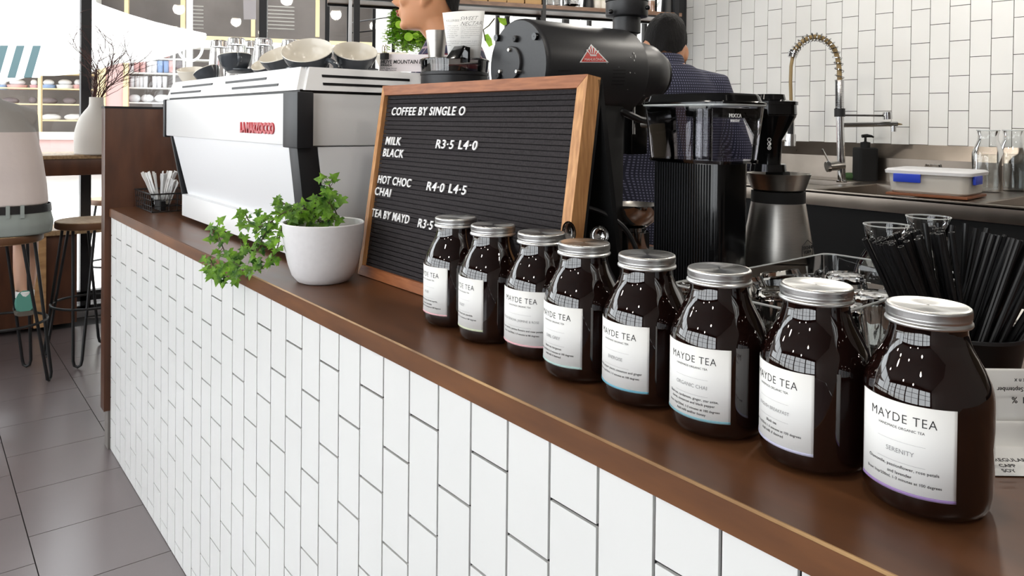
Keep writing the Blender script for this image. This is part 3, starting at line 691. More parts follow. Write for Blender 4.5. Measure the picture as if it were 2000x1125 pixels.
# ---------------------------------------------------------------- pot of ivy
PX, PY = -1.487, .682
pot = thing('potted_ivy', 'trailing green ivy in a round white pot on the bar', 'potted plant', (PX, PY, ZT))
B().lathe([(.001, 0), (.046, 0), (.054, .003), (.0645, .016), (.073, .04), (.0795, .07), (.0835, .1), (.0845, .1235), (.083, .1255), (.081, .1235), (.08, .1), (.07, .05)], n=64).obj('pot', M['pot'], pot)
B().lathe([(.001, .104), (.05, .106), (.0795, .103)], n=32).obj('soil', M['soil'], pot)
def spl(pts, n=8):
    pts = [Vector(p) for p in pts]; out = []
    for i in range(len(pts)-1):
        p0, p1, p2, p3 = pts[max(i-1, 0)], pts[i], pts[i+1], pts[min(i+2, len(pts)-1)]
        for k in range(n):
            f = k/n; out.append(.5*((2*p1)+(p2-p0)*f+(2*p0-5*p1+4*p2-p3)*f*f+(3*p1-p0-3*p2+p3)*f**3))
    out.append(pts[-1]); return out
rnd = random.Random(3)
LEAF = [(0, 0), (.16, -.18), (.42, -.16), (.30, .08), (.62, .22), (.30, .38), (.22, .62), (0, 1.05), (-.22, .62), (-.30, .38), (-.62, .22), (-.30, .08), (-.42, -.16), (-.16, -.18)]
def leaf(b, p, n, up, s):
    n = n.normalized(); up = (up-n*up.dot(n)); up = up.normalized() if up.length > 1e-5 else n.orthogonal(); x = up.cross(n)
    c = b.b.verts.new(p+up*.3*s-n*.06*s); vs = [b.b.verts.new(p+x*u*s+up*v*s+n*(-abs(u)*.22*s-.12*s*max(0, v-.4))) for u, v in LEAF]
    for i in range(len(vs)): b._f([c, vs[i], vs[(i+1) % len(vs)]])
D0 = 1.63
Yp = lambda px, py, y: ony(px, py, y)
stems = [
 [at(600, 432, 1.60), at(565, 412, 1.58), at(530, 432, 1.60), at(500, 445, 1.63), at(485, 430, 1.66), at(478, 412, 1.68)],
 [at(585, 435, 1.60), at(553, 440, 1.57), at(543, 480, 1.56), at(528, 510, 1.57), at(500, 524, 1.60), at(470, 520, 1.64), at(445, 500, 1.68), at(430, 470, 1.70), at(424, 440, 1.72)],
 [at(540, 420, 1.60), at(515, 460, 1.62), at(500, 490, 1.64), at(470, 475, 1.66)],
 [at(478, 524, 1.62), at(455, 540, 1.66), at(435, 540, 1.69), at(420, 525, 1.71), at(410, 505, 1.73)],
 [at(665, 433, 1.63), at(650, 400, 1.63), at(648, 375, 1.63), at(640, 355, 1.62)],
 [at(625, 435, 1.60), at(610, 415, 1.60), at(590, 410, 1.58), at(560, 425, 1.57)],
 [at(640, 433, 1.58), at(650, 410, 1.58), at(640, 395, 1.58), at(620, 392, 1.58)],
 [at(640, 435, 1.62), at(600, 420, 1.64), at(560, 400, 1.64), at(545, 392, 1.64)],
]
bs, bl = B(), B()
spots = []
for s in stems:
    P = spl(s, 7); bs.tube(P, .0013, 6)
    for i in range(2, len(P)): spots.append((P[i], (P[i]-P[i-1])))
for k, (p, t) in enumerate(spots):
    for q in range(1 if k % 3 else 2):
        out = Vector((rnd.uniform(-1, 1), rnd.uniform(-1, .5), rnd.uniform(-.8, 1)))
        tip = p+out*.014; bs.tube([p, tip], .0006, 4)
        n = (-FW*rnd.uniform(.3, 1)+Vector((rnd.uniform(-.6, .6), rnd.uniform(-.6, .6), rnd.uniform(.1, 1.2))))
        leaf(bl, tip, n, out+Vector((0, 0, -.6)), rnd.uniform(.011, .023))
for (px, py, s) in ((650, 375, .03), (665, 385, .03), (640, 370, .026), (650, 395, .028), (625, 405, .026), (640, 415, .024), (600, 412, .026), (585, 420, .024), (440, 515, .034), (465, 505, .032), (430, 530, .036), (450, 490, .03), (415, 525, .034), (445, 455, .026), (430, 445, .022), (500, 505, .028), (540, 465, .022), (475, 460, .02), (640, 432, .02), (660, 425, .024), (520, 420, .024), (500, 410, .02), (550, 410, .026), (575, 405, .026), (610, 398, .024)):
    d = 1.6 if px > 540 else 1.70-(px-410)*.0007
    leaf(bl, at(px+rnd.uniform(-5, 5), py, d), -FW+Vector((rnd.uniform(-.5, .5), rnd.uniform(-.3, .3), .6)), Vector((rnd.uniform(-.7, .7), 0, -1)), s)
bs.obj('stem', M['stem'], pot, world=True); bl.obj('foliage', M['leaf'], pot, world=True, smooth=False)

# ================================================================ TEA JARS
JR = .0535
JP = [(.001, .001), (.040, .001), (.0455, .0015), (.050, .005), (.0525, .011), (JR, .02), (JR, .094), (.0533, .100), (.0524, .107), (.0500, .115), (.0454, .125), (.0400, .135), (.0360, .1425), (.0338, .149), (.0326, .154), (.0322, .157), (.0322, .165), (.030, .167)]
jar_me = B().use(M['amber']).lathe(JP, n=72).mesh('jar_glass')
tea_me = B().use(M['tea']).lathe([(.001, .006), (.046, .006), (.0495, .012), (.0503, .022), (.0503, .09), (.0490, .104), (.036, .13), (.001, .13)], n=40).mesh('tea')
b = B().use(M['alu'])
nl = 144
def kr(z, r, amp): return [Vector(((r-(amp if i % 2 else 0))*math.cos(2*math.pi*i/nl), (r-(amp if i % 2 else 0))*math.sin(2*math.pi*i/nl), z)) for i in range(nl)]
b.rings([kr(.1622, .0335, 0), kr(.1622, .0357, 0), kr(.1634, .0363, 0), kr(.1650, .0360, 0), kr(.1660, .0347, 0), kr(.1672, .0345, 0), kr(.1682, .0351, 0), kr(.1695, .0349, 0), kr(.1700, .0354, .0010), kr(.1745, .0354, .0010), kr(.1755, .0352, 0), kr(.1772, .0347, 0), kr(.1780, .0337, 0), kr(.1780, .0315, 0), kr(.1775, .0300, 0), kr(.1775, .001, 0)], False)
lid_me = b.mesh('lid', ang=50)
JAR = [  # x, y, label centre angle, stripe, name, ingredient lines, description
 (-1.056, .724, -95.5, 'pinkst', 'ROSE', ['Peppermint leaves, lemon myrtle,', 'rose and calendula', 'Brew: 1tsp/250ml, 1-3 minutes at 100 degrees'], 'amber tea jar standing farthest along the row, right beside the letter board menu'),
 (-.946, .72, -99.5, 'greenpale', 'DIGEST', ['Peppermint, fennel and calendula', 'Brew: 1tsp/250ml, 1-3 minutes at 100 degrees'], 'amber tea jar whose label ends in a pale green stripe'),
 (-.841, .73, -77, 'pinkst', 'PEACH SENCHA, JASMINE & ROSE', ['Green sencha, jasmine flowers and rose petals', 'Brew: 1tsp/250ml, 1-3 minutes at 80 degrees'], 'amber tea jar labelled jasmine and rose with a pink stripe, third from the menu board'),
 (-.736, .716, -92.5, 'aqua', 'EARL GREY', ['Black tea, bergamot', 'Brew: 1tsp/250ml, 1-3 minutes at 100 degrees', 'Add milk if desired'], 'amber tea jar labelled earl grey with a pale aqua stripe'),
 (-.625, .717, -92, 'bluest', 'ENERGISE', ['Rosehip, pepper pieces, cinnamon and ginger', 'Brew: 1tsp/250ml, 1-3 minutes at 100 degrees'], 'amber tea jar labelled energise with a bright blue stripe'),
 (-.516, .715, -87, 'tealst', 'ORGANIC CHAI', ['Black tea, cardamom, ginger, star anise,', 'cloves, cinnamon and black pepper', 'Brew: 1tsp/250ml, 1-3 minutes at 100 degrees', 'Add milk and/or honey'], 'amber tea jar labelled organic chai with a grey blue stripe'),
 (-.405, .725, -108.5, 'lav', 'ENGLISH BREAKFAST', ['Black tea', 'Brew: 1tsp/250ml, 1-3 minutes at 100 degrees', 'Add milk if desired'], 'amber tea jar labelled breakfast with a lavender stripe, second nearest'),
 (-.297, .727, -90, 'purple', 'SERENITY', ['Chamomile, passionflower, rose petals', 'and lavender', 'Brew: 1tsp/250ml, 1-3 minutes at 100 degrees'], 'nearest amber tea jar, labelled serenity with a purple stripe'),
]
def bendy(me, c, r):
    for v in me.vertices:
        a = v.co.x/r+R_(c); rr = r+v.co.z; v.co = Vector((rr*math.cos(a), rr*math.sin(a), v.co.y))
    return me
def flat_text(body, size, y, x=0, **k):
    me = text_mesh(body, size, .0, **k)
    for v in me.vertices: v.co.y += y; v.co.x += x
    return me
TI = text_mesh('MAYDE TEA', .0112, .0, -.00008, space=1.12, sx=.9)
for x, y, ang, stripe, nm, lines, desc in JAR:
    j = thing('tea_jar', desc, 'jar', (x, y, ZT), 0, 'amber tea jars along the bar')
    link('jar_body', jar_me, j); link('tea', tea_me, j); lo = link('lid', lid_me, j); lo['label'] = 'spun aluminium screw lid'; lo.rotation_euler.z = rnd.uniform(0, 6)
    hw = JR*R_(47.5)
    def patch(za, zb, r0, m, name, par):
        bb = B(); n = 28
        for r in (r0,):
            P0 = [Vector((r*math.cos(R_(ang)-hw/JR+2*hw/JR*i/n), r*math.sin(R_(ang)-hw/JR+2*hw/JR*i/n), za)) for i in range(n+1)]
            bb.rings([P0, [p+Vector((0, 0, zb-za)) for p in P0]], False, False)
        o = bb.obj(name, m, par)
        sd = o.modifiers.new('s', 'SOLIDIFY'); sd.thickness = .00015; sd.offset = 1
        return o
    lab = patch(.021, .1, JR+.0002, M['paper'], 'paper_label', j); lab['label'] = 'white printed paper label'
    patch(.0212, .0238, JR+.0005, M[stripe], 'stripe', lab)
    dark = [TI.copy(), flat_text('HANDMADE ORGANIC TEA', .0032, .0765)]
    for v in dark[0].vertices: v.co.y += .0825
    grey = [flat_text(nm, .0056 if len(nm) < 14 else .0046, .0555, 0 if len(nm) < 20 else -.002), flat_text('.'*62, .0034, .0655, sx=.9), flat_text('.'*62, .0034, .0475, sx=.9)]
    for i, l in enumerate(lines):
        br = l.startswith('Brew'); dark.append(flat_text(l, .0034 if br else .0038, .0425-i*.0048-(.001 if i >= len(lines)-2 and i > 0 else 0), sx=1.0, space=1.05, off=.00003))
    for ms, m_, nn in ((dark, 'ink', 'lettering'), (grey, 'inkg', 'faint_lettering')):
        o = join_meshes(ms, M[m_], nn, lab); bendy(o.data, ang, JR+.0007)

# ================================================================ BEHIND THE BAR TOP
# coffee grinder with smoked hopper, beside the machine
gp = at(888, 140, 1.83); hg = thing('bean_grinder', 'dark coffee grinder with smoked round hopper beside the white machine', 'grinder', (gp.x, gp.y, ZT))
B().loft([((0, 0, 0), (.075, 0, 0), (0, .085, 0)), ((0, 0, .02), (.075, 0, 0), (0, .085, 0)), ((0, 0, .42), (.072, 0, 0), (0, .08, 0))], 32, 5).obj('body', M['grind'], hg)
zc = gp.z-ZT
rH = .0835
B().lathe([(.001, zc-.045), (rH*.98, zc-.045), (rH*.98, zc-.012), (rH, zc-.01), (rH, zc-.004), (rH*.95, zc-.002), (.001, zc-.002)], n=40).obj('hopper_collar', M['grind'], hg)
B().lathe([(rH*.97, zc-.004), (rH, zc+.024)], n=40).obj('hopper', M['smoke'], hg)
B().lathe([(.001, zc+.024), (rH*1.02, zc+.024), (rH*1.02, zc+.027), (rH*.95, zc+.030), (.001, zc+.031)], n=40).obj('hopper_lid', M['smoke'], hg)
B().lathe([(.001, zc-.003), (.05, zc-.003), (.02, zc+.012), (.001, zc+.016)], n=24).obj('beans', M['tea'], hg)
top_z = ZT+zc+.032
# tasting card in a black wedge holder
h0 = onz(893, 113, top_z); kx = RT0*.98+FW*.1; kx.z = 0; kx.normalize()
kc = thing('tasting_card', 'white tasting card with handwriting held up above the smoked hopper', 'card', h0)
cq = [at(876, 115, 1.76), at(938, 113, 1.76), at(947, 21, 1.78), at(864, 25, 1.78)]
cn = (cq[1]-cq[0]).cross(cq[3]-cq[0]).normalized()
bb = B(); N = 8
rows = [[cq[0].lerp(cq[1], i/N)+cn*.006*math.sin(math.pi*i/N) for i in range(N+1)], [cq[3].lerp(cq[2], i/N)+cn*.006*math.sin(math.pi*i/N) for i in range(N+1)]]
bb.rings(rows, False, False); o = bb.obj('paper', M['paper'], kc, world=True); sd = o.modifiers.new('s', 'SOLIDIFY'); sd.thickness = .0006; sd.offset = -1
kxv = (cq[1]-cq[0]).normalized(); kyv = (cq[3]-cq[0]); kyv = (kyv-kxv*kyv.dot(kxv)).normalized()
def kt(px, py, s, body, m='ink', **k): text(body, s, M[m], at(px, py, 1.758)+cn*.0085, kxv, kyv, kc, ext=.0001, align='LEFT', **k)
kt(872, 45, .0075, 'KILLERBEE', 'ink', sx=.9, off=-.0001); kt(898, 42, .013, 'SWEET', 'ink', shear=.5, off=-.0002); kt(899, 52, .013, 'NECTAR', 'ink', shear=.5, off=-.0002)
kt(873, 54, .0036, 'TASTE is bright &\nthe sweetest honey\nflowers of ripe fruit\nwith stone and a\nsilky body, like a\nsweet treat, sugar\nflower finish.\n\nTASTE NOTES Lime\nPeach, Apricot and\nToffee.', 'inkg', lh=1.3); kt(900, 54, .0036, 'The sweet fruit with some\nof that wild sugar is the result of\nlong slow drying at the farms of\nhigh growing mountain slopes.\nIt is rested in cool rooms for\nmany weeks before it is milled.\nReady to roast.\n\nON BAR WITH  A splash of milk\nand best enjoyed fresh and warm\nas espresso or brewed to taste.', 'inkg', lh=1.3)
wq = [at(869, 114, 1.74), at(895, 114, 1.72), at(902, 112, 1.76), at(878, 112, 1.78)]
wh = thing('card_holder', 'black wedge holder gripping the tasting card on the hopper lid', 'holder', h0+Vector((-.02, -.02, 0)))
P = [at(870, 114, 1.72), at(894, 114, 1.69), at(914, 104, 1.72), at(890, 104, 1.75), at(887, 90, 1.75), at(905, 89, 1.72), at(914, 92, 1.735), at(900, 92, 1.76)]
bb = B(); bb.hexa([P[0], P[1], P[1]+Vector((0, .006, 0)), P[0]+Vector((0, .006, 0)), P[4], P[5], P[5]+Vector((.0, .008, -.003)), P[4]+Vector((.0, .008, -.003))], .002)
bb.hexa([P[5]+Vector((-.03, .004, -.004)), P[5]+Vector((0, 0, -.004)), P[6]+Vector((0, .003, -.004)), P[6]+Vector((-.03, .006, -.004)), P[5]+Vector((-.03, .004, 0)), P[5], P[6]+Vector((0, .003, 0)), P[6]+Vector((-.03, .006, 0))])
bb.hexa([P[6]+Vector((-.03, 0, -.035)), P[6]+Vector((0, 0, -.035)), P[6]+Vector((0, .006, -.035)), P[6]+Vector((-.03, .006, -.035)), P[6]+Vector((-.03, 0, 0)), P[6], P[6]+Vector((0, .006, 0)), P[6]+Vector((-.03, .006, 0))])
bb.obj('wedge', M['gloss'], wh, world=True)
tp = at(852, 114, 1.86); o = tag(B().lathe([(.001, 0), (.019, 0), (.0265, .07), (.0272, .07), (.0255, .07), (.018, .003), (.001, .003)], n=32).obj('steel_tumbler', M['steel'], None, (tp.x, tp.y, top_z)), 'small ribbed steel tumbler standing left of the tasting card', 'tumbler'); o.scale = (1, 1, 1.0)

# big horizontal shop grinder
ec = at(1010, 129, 1.64); EA = Vector((.03, 1, 0)).normalized()
eg = thing('shop_grinder', 'big black horizontal shop grinder standing behind the letter board', 'grinder', (ec.x, ec.y+.16, ZT))
def ecl(prof, n=48): return B().lathe([(r, z) for r, z in prof], ec, n, axis=EA)
re_ = .104
ecl([(.001, 0), (re_*.955, 0), (re_*.985, .004), (re_, .012), (re_, .30), (re_*.99, .305), (.001, .305)]).obj('motor_housing', M['grind'], eg, world=True)
ecl([(.001, .30), (.078, .30), (.0785, .31), (.0785, .37), (.074, .40), (.062, .425), (.001, .427)]).obj('grinding_head', M['grind'], eg, world=True)
ecl([(.045, .42), (.058, .42), (.058, .437), (.045, .44), (.001, .44)]).obj('dial', M['black'], eg, world=True)
sd_ = Vector((1, 0, 0)); uz = Vector((0, 0, 1))
def onface(px, py): 
    r = ray(px, py); return EYE+r*((ec-EYE).dot(EA)/r.dot(EA))
pc = onface(1000, 124)
B().lathe([(.001, -.007), (.036, -.007), (.0375, -.005), (.0375, 0), (.001, 0)], pc, 40, axis=EA).obj('cover_plate', M['grind'], eg, world=True)
for px, py, r, m, dz in ((1001, 98, .0045, 'steel', -.012), (983, 140, .0045, 'steel', -.012), (1016, 140, .0045, 'steel', -.012), (1009, 76, .0075, 'black', -.008), (976, 148, .0075, 'black', -.008)):
    p = onface(px, py); B().lathe([(.001, dz), (r*.8, dz), (r, dz+.002), (r, 0), (.001, 0)], p, 16, axis=EA).obj('screw', M[m], eg, world=True)
for px, py in ((972, 72), (1050, 69)):
    p = onface(px, py); B().lathe([(.001, -.008), (.008, -.008), (.008, .02), (.001, .02)], p-(p-ec)*.04, 12, axis=EA).obj('rim_bolt', M['gloss'], eg, world=True)
def patch_cyl(a0, z0, pts2, m, name, par, off=.0006):
    """flat outline wrapped on the housing: u metres round, v metres along"""
    bb = B(); vs = []
    q = EA.to_track_quat('Z', 'Y')
    for u, v in pts2:
        t = a0+u/re_; vs.append(ec+q @ Vector(((re_+off)*math.cos(t), (re_+off)*math.sin(t), z0+v)))
    bb.poly(vs); return bb.obj(name, m, par, world=True, smooth=False)
# badge on the housing side facing the camera
def onhouse(px, py, off=.001):
    r = ray(px, py); o = EYE-ec; o = o-EA*o.dot(EA); d = r-EA*r.dot(EA)
    A_, B_, C_ = d.dot(d), 2*o.dot(d), o.dot(o)-(re_+off)**2; t = (-B_-math.sqrt(max(0, B_*B_-4*A_*C_)))/(2*A_); return EYE+r*t
bdg = B()
def tri(pts, m, off, name, par):
    bb = B(); n = 10
    A3, B3, C3 = pts
    rows = []
    for i in range(n+1):
        f = i/n; l = (A3[0]+(B3[0]-A3[0])*f, A3[1]+(B3[1]-A3[1])*f); r = (A3[0]+(C3[0]-A3[0])*f, A3[1]+(C3[1]-A3[1])*f)
        rows.append([onhouse(l[0]+(r[0]-l[0])*k/6, l[1]+(r[1]-l[1])*k/6, off) for k in range(7)])
    bb.rings(rows, False, False); return bb.obj(name, m, par, world=True)
bd = tri(((1154.5, 86), (1132, 122), (1189, 122)), M['letter'], .001, 'badge', eg); bd['label'] = 'red triangular maker badge with white rim'
tri(((1154.6, 89), (1135.5, 120.5), (1185, 120.5)), M['redsign'], .0016, 'red_field', bd)
b = B()
def strip(p, q, w0, w1, off=.0022):
    a = Vector(p); c = Vector(q); d = (c-a).normalized(); nn = Vector((-d.y, d.x)); n = 5
    L = [onhouse(*(a.lerp(c, i/n)+nn*(w0+(w1-w0)*i/n)), off) for i in range(n+1)]; R = [onhouse(*(a.lerp(c, i/n)-nn*(w0+(w1-w0)*i/n)), off) for i in range(n+1)]
    b.rings([L, R], False, False)
for x0, y0, x1, y1 in ((1153, 106, 1146, 97), (1155, 105, 1151, 92), (1158, 105, 1156, 90.5), (1161, 105.5, 1162.5, 94), (1164, 106, 1169, 99)): strip((x0, y0), (x1, y1), .5, 1.5)
strip((1152, 107), (1165, 107.5), .8, .8); strip((1153, 109), (1165, 109.3), .5, .5)
b.obj('crown', M['letter'], bd, world=True, smooth=False)
me = text_mesh('MAHLKÖNIG', 1, 0, 0); xs = [v.co.x for v in me.vertices]; ks = 37/(max(xs)-min(xs))
for v in me.vertices:
    v.co = xf(bd).inverted() @ onhouse(1160.5+v.co.x*ks, 118.5-v.co.y*7.2, .0024)
me.materials.clear(); me.materials.append(M['letter']); link('lettering', me, bd)
for k, (x0, x1, y) in enumerate(((1197, 1222, 137), (1197, 1222, 144), (1196, 1221, 151), (1195, 1220, 158), (1194, 1218, 165), (1090, 1115, 138))):
    b = B(); n = 6; b.rings([[onhouse(x0+(x1-x0)*i/n, y+dy, .0007) for i in range(n+1)] for dy in (-1, 1)], False, False); b.obj('vent_slot', M['black'], eg, world=True, smooth=False)
b = B()
for (x, y, w, h) in ((1238, 104, 1.6, 4), (1241, 110, 1.2, 7), (1239, 118, 1, 4), (1232, 112, 1, 2), (1231, 142, 1.4, 3), (1240, 143, .6, 2), (1209, 131, 1, .7), (1226, 175, 1.2, .7), (1185.5, 124, 1, 1)):
    b.poly([onhouse(x-w, y-h*.4, .0012), onhouse(x+w*.3, y-h*.5, .0012), onhouse(x+w, y+h*.1, .0012), onhouse(x+w*.2, y+h*.5, .0012), onhouse(x-w*.6, y+h*.2, .0012)])
b.obj('paint_chip', M['scrape'], eg, world=True, smooth=False)
hp = ec+EA*.335
B().lathe([(.026, .06), (.026, .095), (.034, .098), (.034, .135), (.0495, .137), (.0515, .14), (.0515, .172), (.001, .172)], hp, 40, False).obj('hopper_neck', M['grind'], eg, world=True)
B().lathe([(.0525, .174), (.0525, .30), (.06, .36), (.001, .36)], hp, 40, False).obj('hopper', M['bframe'], eg, world=True)
for px, py in ((1193, 23), (1265, 15)):
    p = at(px, py, (hp-EYE).dot(FW)-.045); B().ball(p, .006, 6).obj('hopper_screw', M['gloss'], eg, world=True)
hd = at(1222, 8, (hp-EYE).dot(FW)-.053)
text('PREUSSER\nUNITS', .007, M['letter'], at(1222, 3, (hp-EYE).dot(FW)-.056), RT0, (0, 0, 1), eg) if False else None
B().box((ec.x-.07, ec.y+.07, ZT+.02), (ec.x+.07, ec.y+.27, ec.z-.06), .012).obj('stand', M['matte'], eg, world=True)
B().box((ec.x-.09, ec.y+.03, ZT), (ec.x+.09, ec.y+.46, ZT+.024), .008).obj('base_plate', M['matte'], eg, world=True)
# spout, clamp and sack holder below the head
sp = ec+EA*.39
B().box((sp.x-.046, sp.y-.03, sp.z-.2), (sp.x-.004, sp.y+.03, sp.z-.07), .004).obj('spout', M['gloss'], eg, world=True)
b = B(); sc = at(1264, 199, (sp-EYE).dot(FW)-.05)
b.tube([sc+RT0*(.010*math.cos(t*.5))+Vector((0, 0, .010*math.sin(t*.5)+0))+(-FW)*(-.018+t*.0008) for t in range(46)], .0016, 6); b.obj('spring', M['chrome'], eg, world=True)
b = B(); b.tube([at(1180, 214, 1.78), at(1198, 210, 1.76), at(1215, 218, 1.75), at(1250, 234, 1.76), at(1262, 236, 1.78)], .0085, 8); b.obj('lever', M['black'], eg, world=True)
B().cyl(at(1238, 193, 1.79), at(1238, 262, 1.79), .003, n=8).obj('guide_rod', M['chrome'], eg, world=True)
B().cyl(at(1255, 243, 1.82), at(1268, 243, 1.80), .008, n=10).obj('clamp_screw', M['steel'], eg, world=True)

# steel funnel on its dosing cup
fu = onz(1238, 398, 1.062); fd = at(1238, 398, 1.80)
o = thing('dosing_funnel', 'wide steel dosing funnel on a cup under the shop grinder', 'funnel', (fd.x, fd.y, ZT)); zf = fd.z-ZT
B().lathe([(.062, zf), (.0635, zf-.001), (.062, zf-.02), (.05, zf-.04), (.034, zf-.052), (.030, zf-.055), (.030, zf-.075)], n=40).obj('bowl', M['chrome'], o)
B().lathe([(.0615, zf), (.048, zf-.037), (.028, zf-.052), (.001, zf-.054)], n=40).obj('bowl_inside', M['steel'], o)
B().lathe([(.036, zf-.065), (.038, zf-.065), (.038, .0), (.001, 0)], n=32).obj('cup', M['chrome'], o)
o = B().tube(spl([at(1108, 402, 1.25), at(1140, 404, 1.25), at(1180, 417, 1.25), at(1215, 441, 1.25), at(1235, 470, 1.25), at(1245, 500, 1.25), at(1250, 560, 1.28)], 6), .0042, 8).obj('power_cable', M['black'], None); tag(o, 'black power cable arching down behind the tea jars', 'cable')
# spoons in a hidden cup
uc = at(1150, 560, 1.16); o = B().lathe([(.001, 0), (.03, 0), (.033, .08), (.031, .08), (.028, .004), (.001, .004)], n=24).obj('utensil_cup', M['steel'], None, (uc.x, uc.y, ZT)); tag(o, 'steel cup of spoons behind the tea jars', 'cup')
def spoon(tip, foot, w, l, label, name, deep):
    tip, foot = Vector(tip), Vector(foot); ax = (tip-foot).normalized(); q = ax.to_track_quat('Z', 'Y')
    t = thing(name, label, 'spoon', foot)
    b = B(); b.tube([foot, tip-ax*l*1.7], [.0022, .0028], 8); b.obj('handle', M['steel'], t, world=True)
    b = B(); fr = (-FW+Vector((.25, 0, .2))); fr = (fr-ax*fr.dot(ax)).normalized(); sx = ax.cross(fr); c = tip-ax*l; N = 20
    rr = []
    for k in range(7):
        a = k/6*math.pi/2
        rr.append([c+(ax*l*math.cos(2*math.pi*i/N)+sx*w*math.sin(2*math.pi*i/N))*math.cos(a)-fr*deep*math.sin(a) for i in range(N)])
    for k in range(6, -1, -1):
        a = k/6*math.pi/2
        rr.append([c+(ax*l*math.cos(2*math.pi*i/N)+sx*w*math.sin(2*math.pi*i/N))*math.cos(a)*.93-fr*deep*.9*math.sin(a) for i in range(N)])
    b.rings(rr, False); b.obj('bowl', M['chrome'], t, world=True, ang=60)
spoon(at(1108, 432, 1.15), (uc.x-.005, uc.y, ZT+.01), .011, .017, 'long steel spoon leaning left behind the jars', 'spoon', .006)
spoon(at(1172, 438, 1.15), (uc.x+.008, uc.y, ZT+.01), .016, .017, 'deep round steel scoop behind the jars, right of the spoon', 'scoop', .014)

# ---------------------------------------------------------------- filter coffee brewer with clear tank
c0 = at(1395, 400, 1.17); bx, by = c0.x+.008, c0.y
br = thing('filter_brewer', 'tall black filter coffee brewer with clear water tank and ribbed tower', 'coffee brewer', (bx-.07, by+.05, ZT))
TZ = at(1380, 318, 1.2).z
b = B(); b.loft([((bx-.066, by+.04, ZT+.012), (.068, 0, 0), (0, .042, 0)), ((bx-.066, by+.04, TZ), (.068, 0, 0), (0, .042, 0))], 40, 7); b.obj('tower', M['gloss'], br, world=True, ang=25)
for i in range(22):
    x = bx-.126+i*.0052; B().box((x, by-.0035, ZT+.03), (x+.0014, by+.0, TZ-.002)).obj('rib', M['bframe'], br, world=True, smooth=False)  # rib colour lifted above the tower black to stand in for edge reflections
B().box((bx-.15, by-.01, ZT), (bx+.015, by+.42, ZT+.018), .006).obj('base_plate', M['gloss'], br, world=True)
tx, ty = bx-.062, by+.04; tzt = at(1380, 205, 1.2).z
def rr_(w, d, z, p=6): return ((tx, ty, z), (w, 0, 0), (0, d, 0))
b = B(); b.loft([rr_(.078, .052, TZ+.002), rr_(.087, .060, tzt)], 48, 6)
for f in [f for f in b.b.faces if len(f.verts) > 4 and f.calc_center_median().z > tzt-.001]: b.b.faces.remove(f)
tk = b.obj('water_tank', M['tank'], br, world=True, ang=25)
b = B(); b.loft([rr_(.0795, .0535, TZ), rr_(.08, .054, TZ+.005)], 48, 6); b.obj('tank_floor', M['smoke'], tk, world=True)
B().cyl((tx, ty, TZ+.005), (tx, ty, tzt-.005), .016, n=24).obj('riser_tube', M['clear'], tk, world=True)
B().tube([(p[0], p[1], tzt) for p in [Vector((tx+.088*math.copysign(abs(math.cos(t))**.33, math.cos(t)), ty+.061*math.copysign(abs(math.sin(t))**.33, math.sin(t)))) for t in [2*math.pi*i/48 for i in range(48)]]], .0022, 6, True).obj('tank_rim', M['rimglint'], tk, world=True)
lz = at(1380, 183, 1.2).z
b = B(); b.loft([rr_(.090, .063, tzt+.001), rr_(.090, .063, tzt+.004), rr_(.084, .057, tzt+.006), rr_(.081, .054, lz-.003), rr_(.078, .051, lz)], 48, 6); b.obj('tank_lid', M['gloss'], br, world=True, ang=25)
mk = at(1450, 221, 1.17)
text('MOCCA\nmaster', .0085, M['letter'], (tx+.0865, ty-.035, tzt-.02), (0, 1, 0), (0, 0, 1), tk, lh=.8)
for k in range(3): B().box((tx+.0815-k*.002+.004, ty+.01, TZ+.03+k*.02), (tx+.0868-k*.0016, ty+.024, TZ+.031+k*.02)).obj('level_mark', M['black'], tk, world=True, smooth=False)
# brew basket and carafe
bk = at(1502, 205, 1.44); rb = 52*1.44/FPX
bz0, bz1 = at(1510, 322, 1.44).z, bk.z
B().lathe([(.001, bz0), (.0235, bz0), (.0235, bz0+.004), (.0245, bz0+.048), (rb*.97, bz1-.022), (rb*.97, bz1-.020), (rb, bz1-.018), (rb*.98, bz1), (.001, bz1)], (bk.x, bk.y, 0), 40).obj('brew_basket', M['gloss'], br, world=True)
B().lathe([(.001, bz1), (rb*1.03, bz1), (rb*1.03, bz1+.006), (rb*.6, bz1+.010), (rb*.55, bz1+.02), (.001, bz1+.021)], (bk.x, bk.y, 0), 40).obj('basket_lid', M['gloss'], br, world=True)
B().box((bk.x-.02, by+.08, bz1-.026), (bk.x+.025, bk.y, bz1-.008), .004).obj('outlet_arm', M['gloss'], br, world=True)
for k, py in enumerate((273, 281, 289)):
    p = at(1502.5, py, 1.44-.028); q = -FW
    b = B(); b.tube([p+RT0*.0032*math.cos(t*.314)+UP0*.0032*math.sin(t*.314) for t in range(20)], .0005, 5, True)
    if k == 1: b.poly([p+RT0*.0032*math.cos(t*.314-1.57)+UP0*.0032*math.sin(t*.314-1.57) for t in range(11)])
    if k == 2: b.tube([p-RT0*.0022-UP0*.0022, p+RT0*.0022+UP0*.0022], .0005, 5); b.tube([p-RT0*.0022+UP0*.0022, p+RT0*.0022-UP0*.0022], .0005, 5)
    b.obj('symbol', M['letter'], br, world=True, smooth=False)
B().cyl((bk.x, bk.y, bz0-.012), (bk.x, bk.y, bz0+.002), .034, .032, 32).obj('drip_stop', M['gloss'], br, world=True)
cf = at(1518, 500, 1.44); cz = at(1518, 338, 1.44).z-ZT
ca = thing('thermal_carafe', 'brushed steel thermal carafe with flared rim under the brew basket', 'carafe', (cf.x, cf.y, ZT+.018)); cz -= .018
s = 1.44/FPX
B().lathe([(.001, 0), (74*s, 0), (76*s, .006), (72*s, .05), (60*s, cz-.11), (51*s, cz-.058), (50*s, cz-.054)], n=48).obj('body', M['steel'], ca)
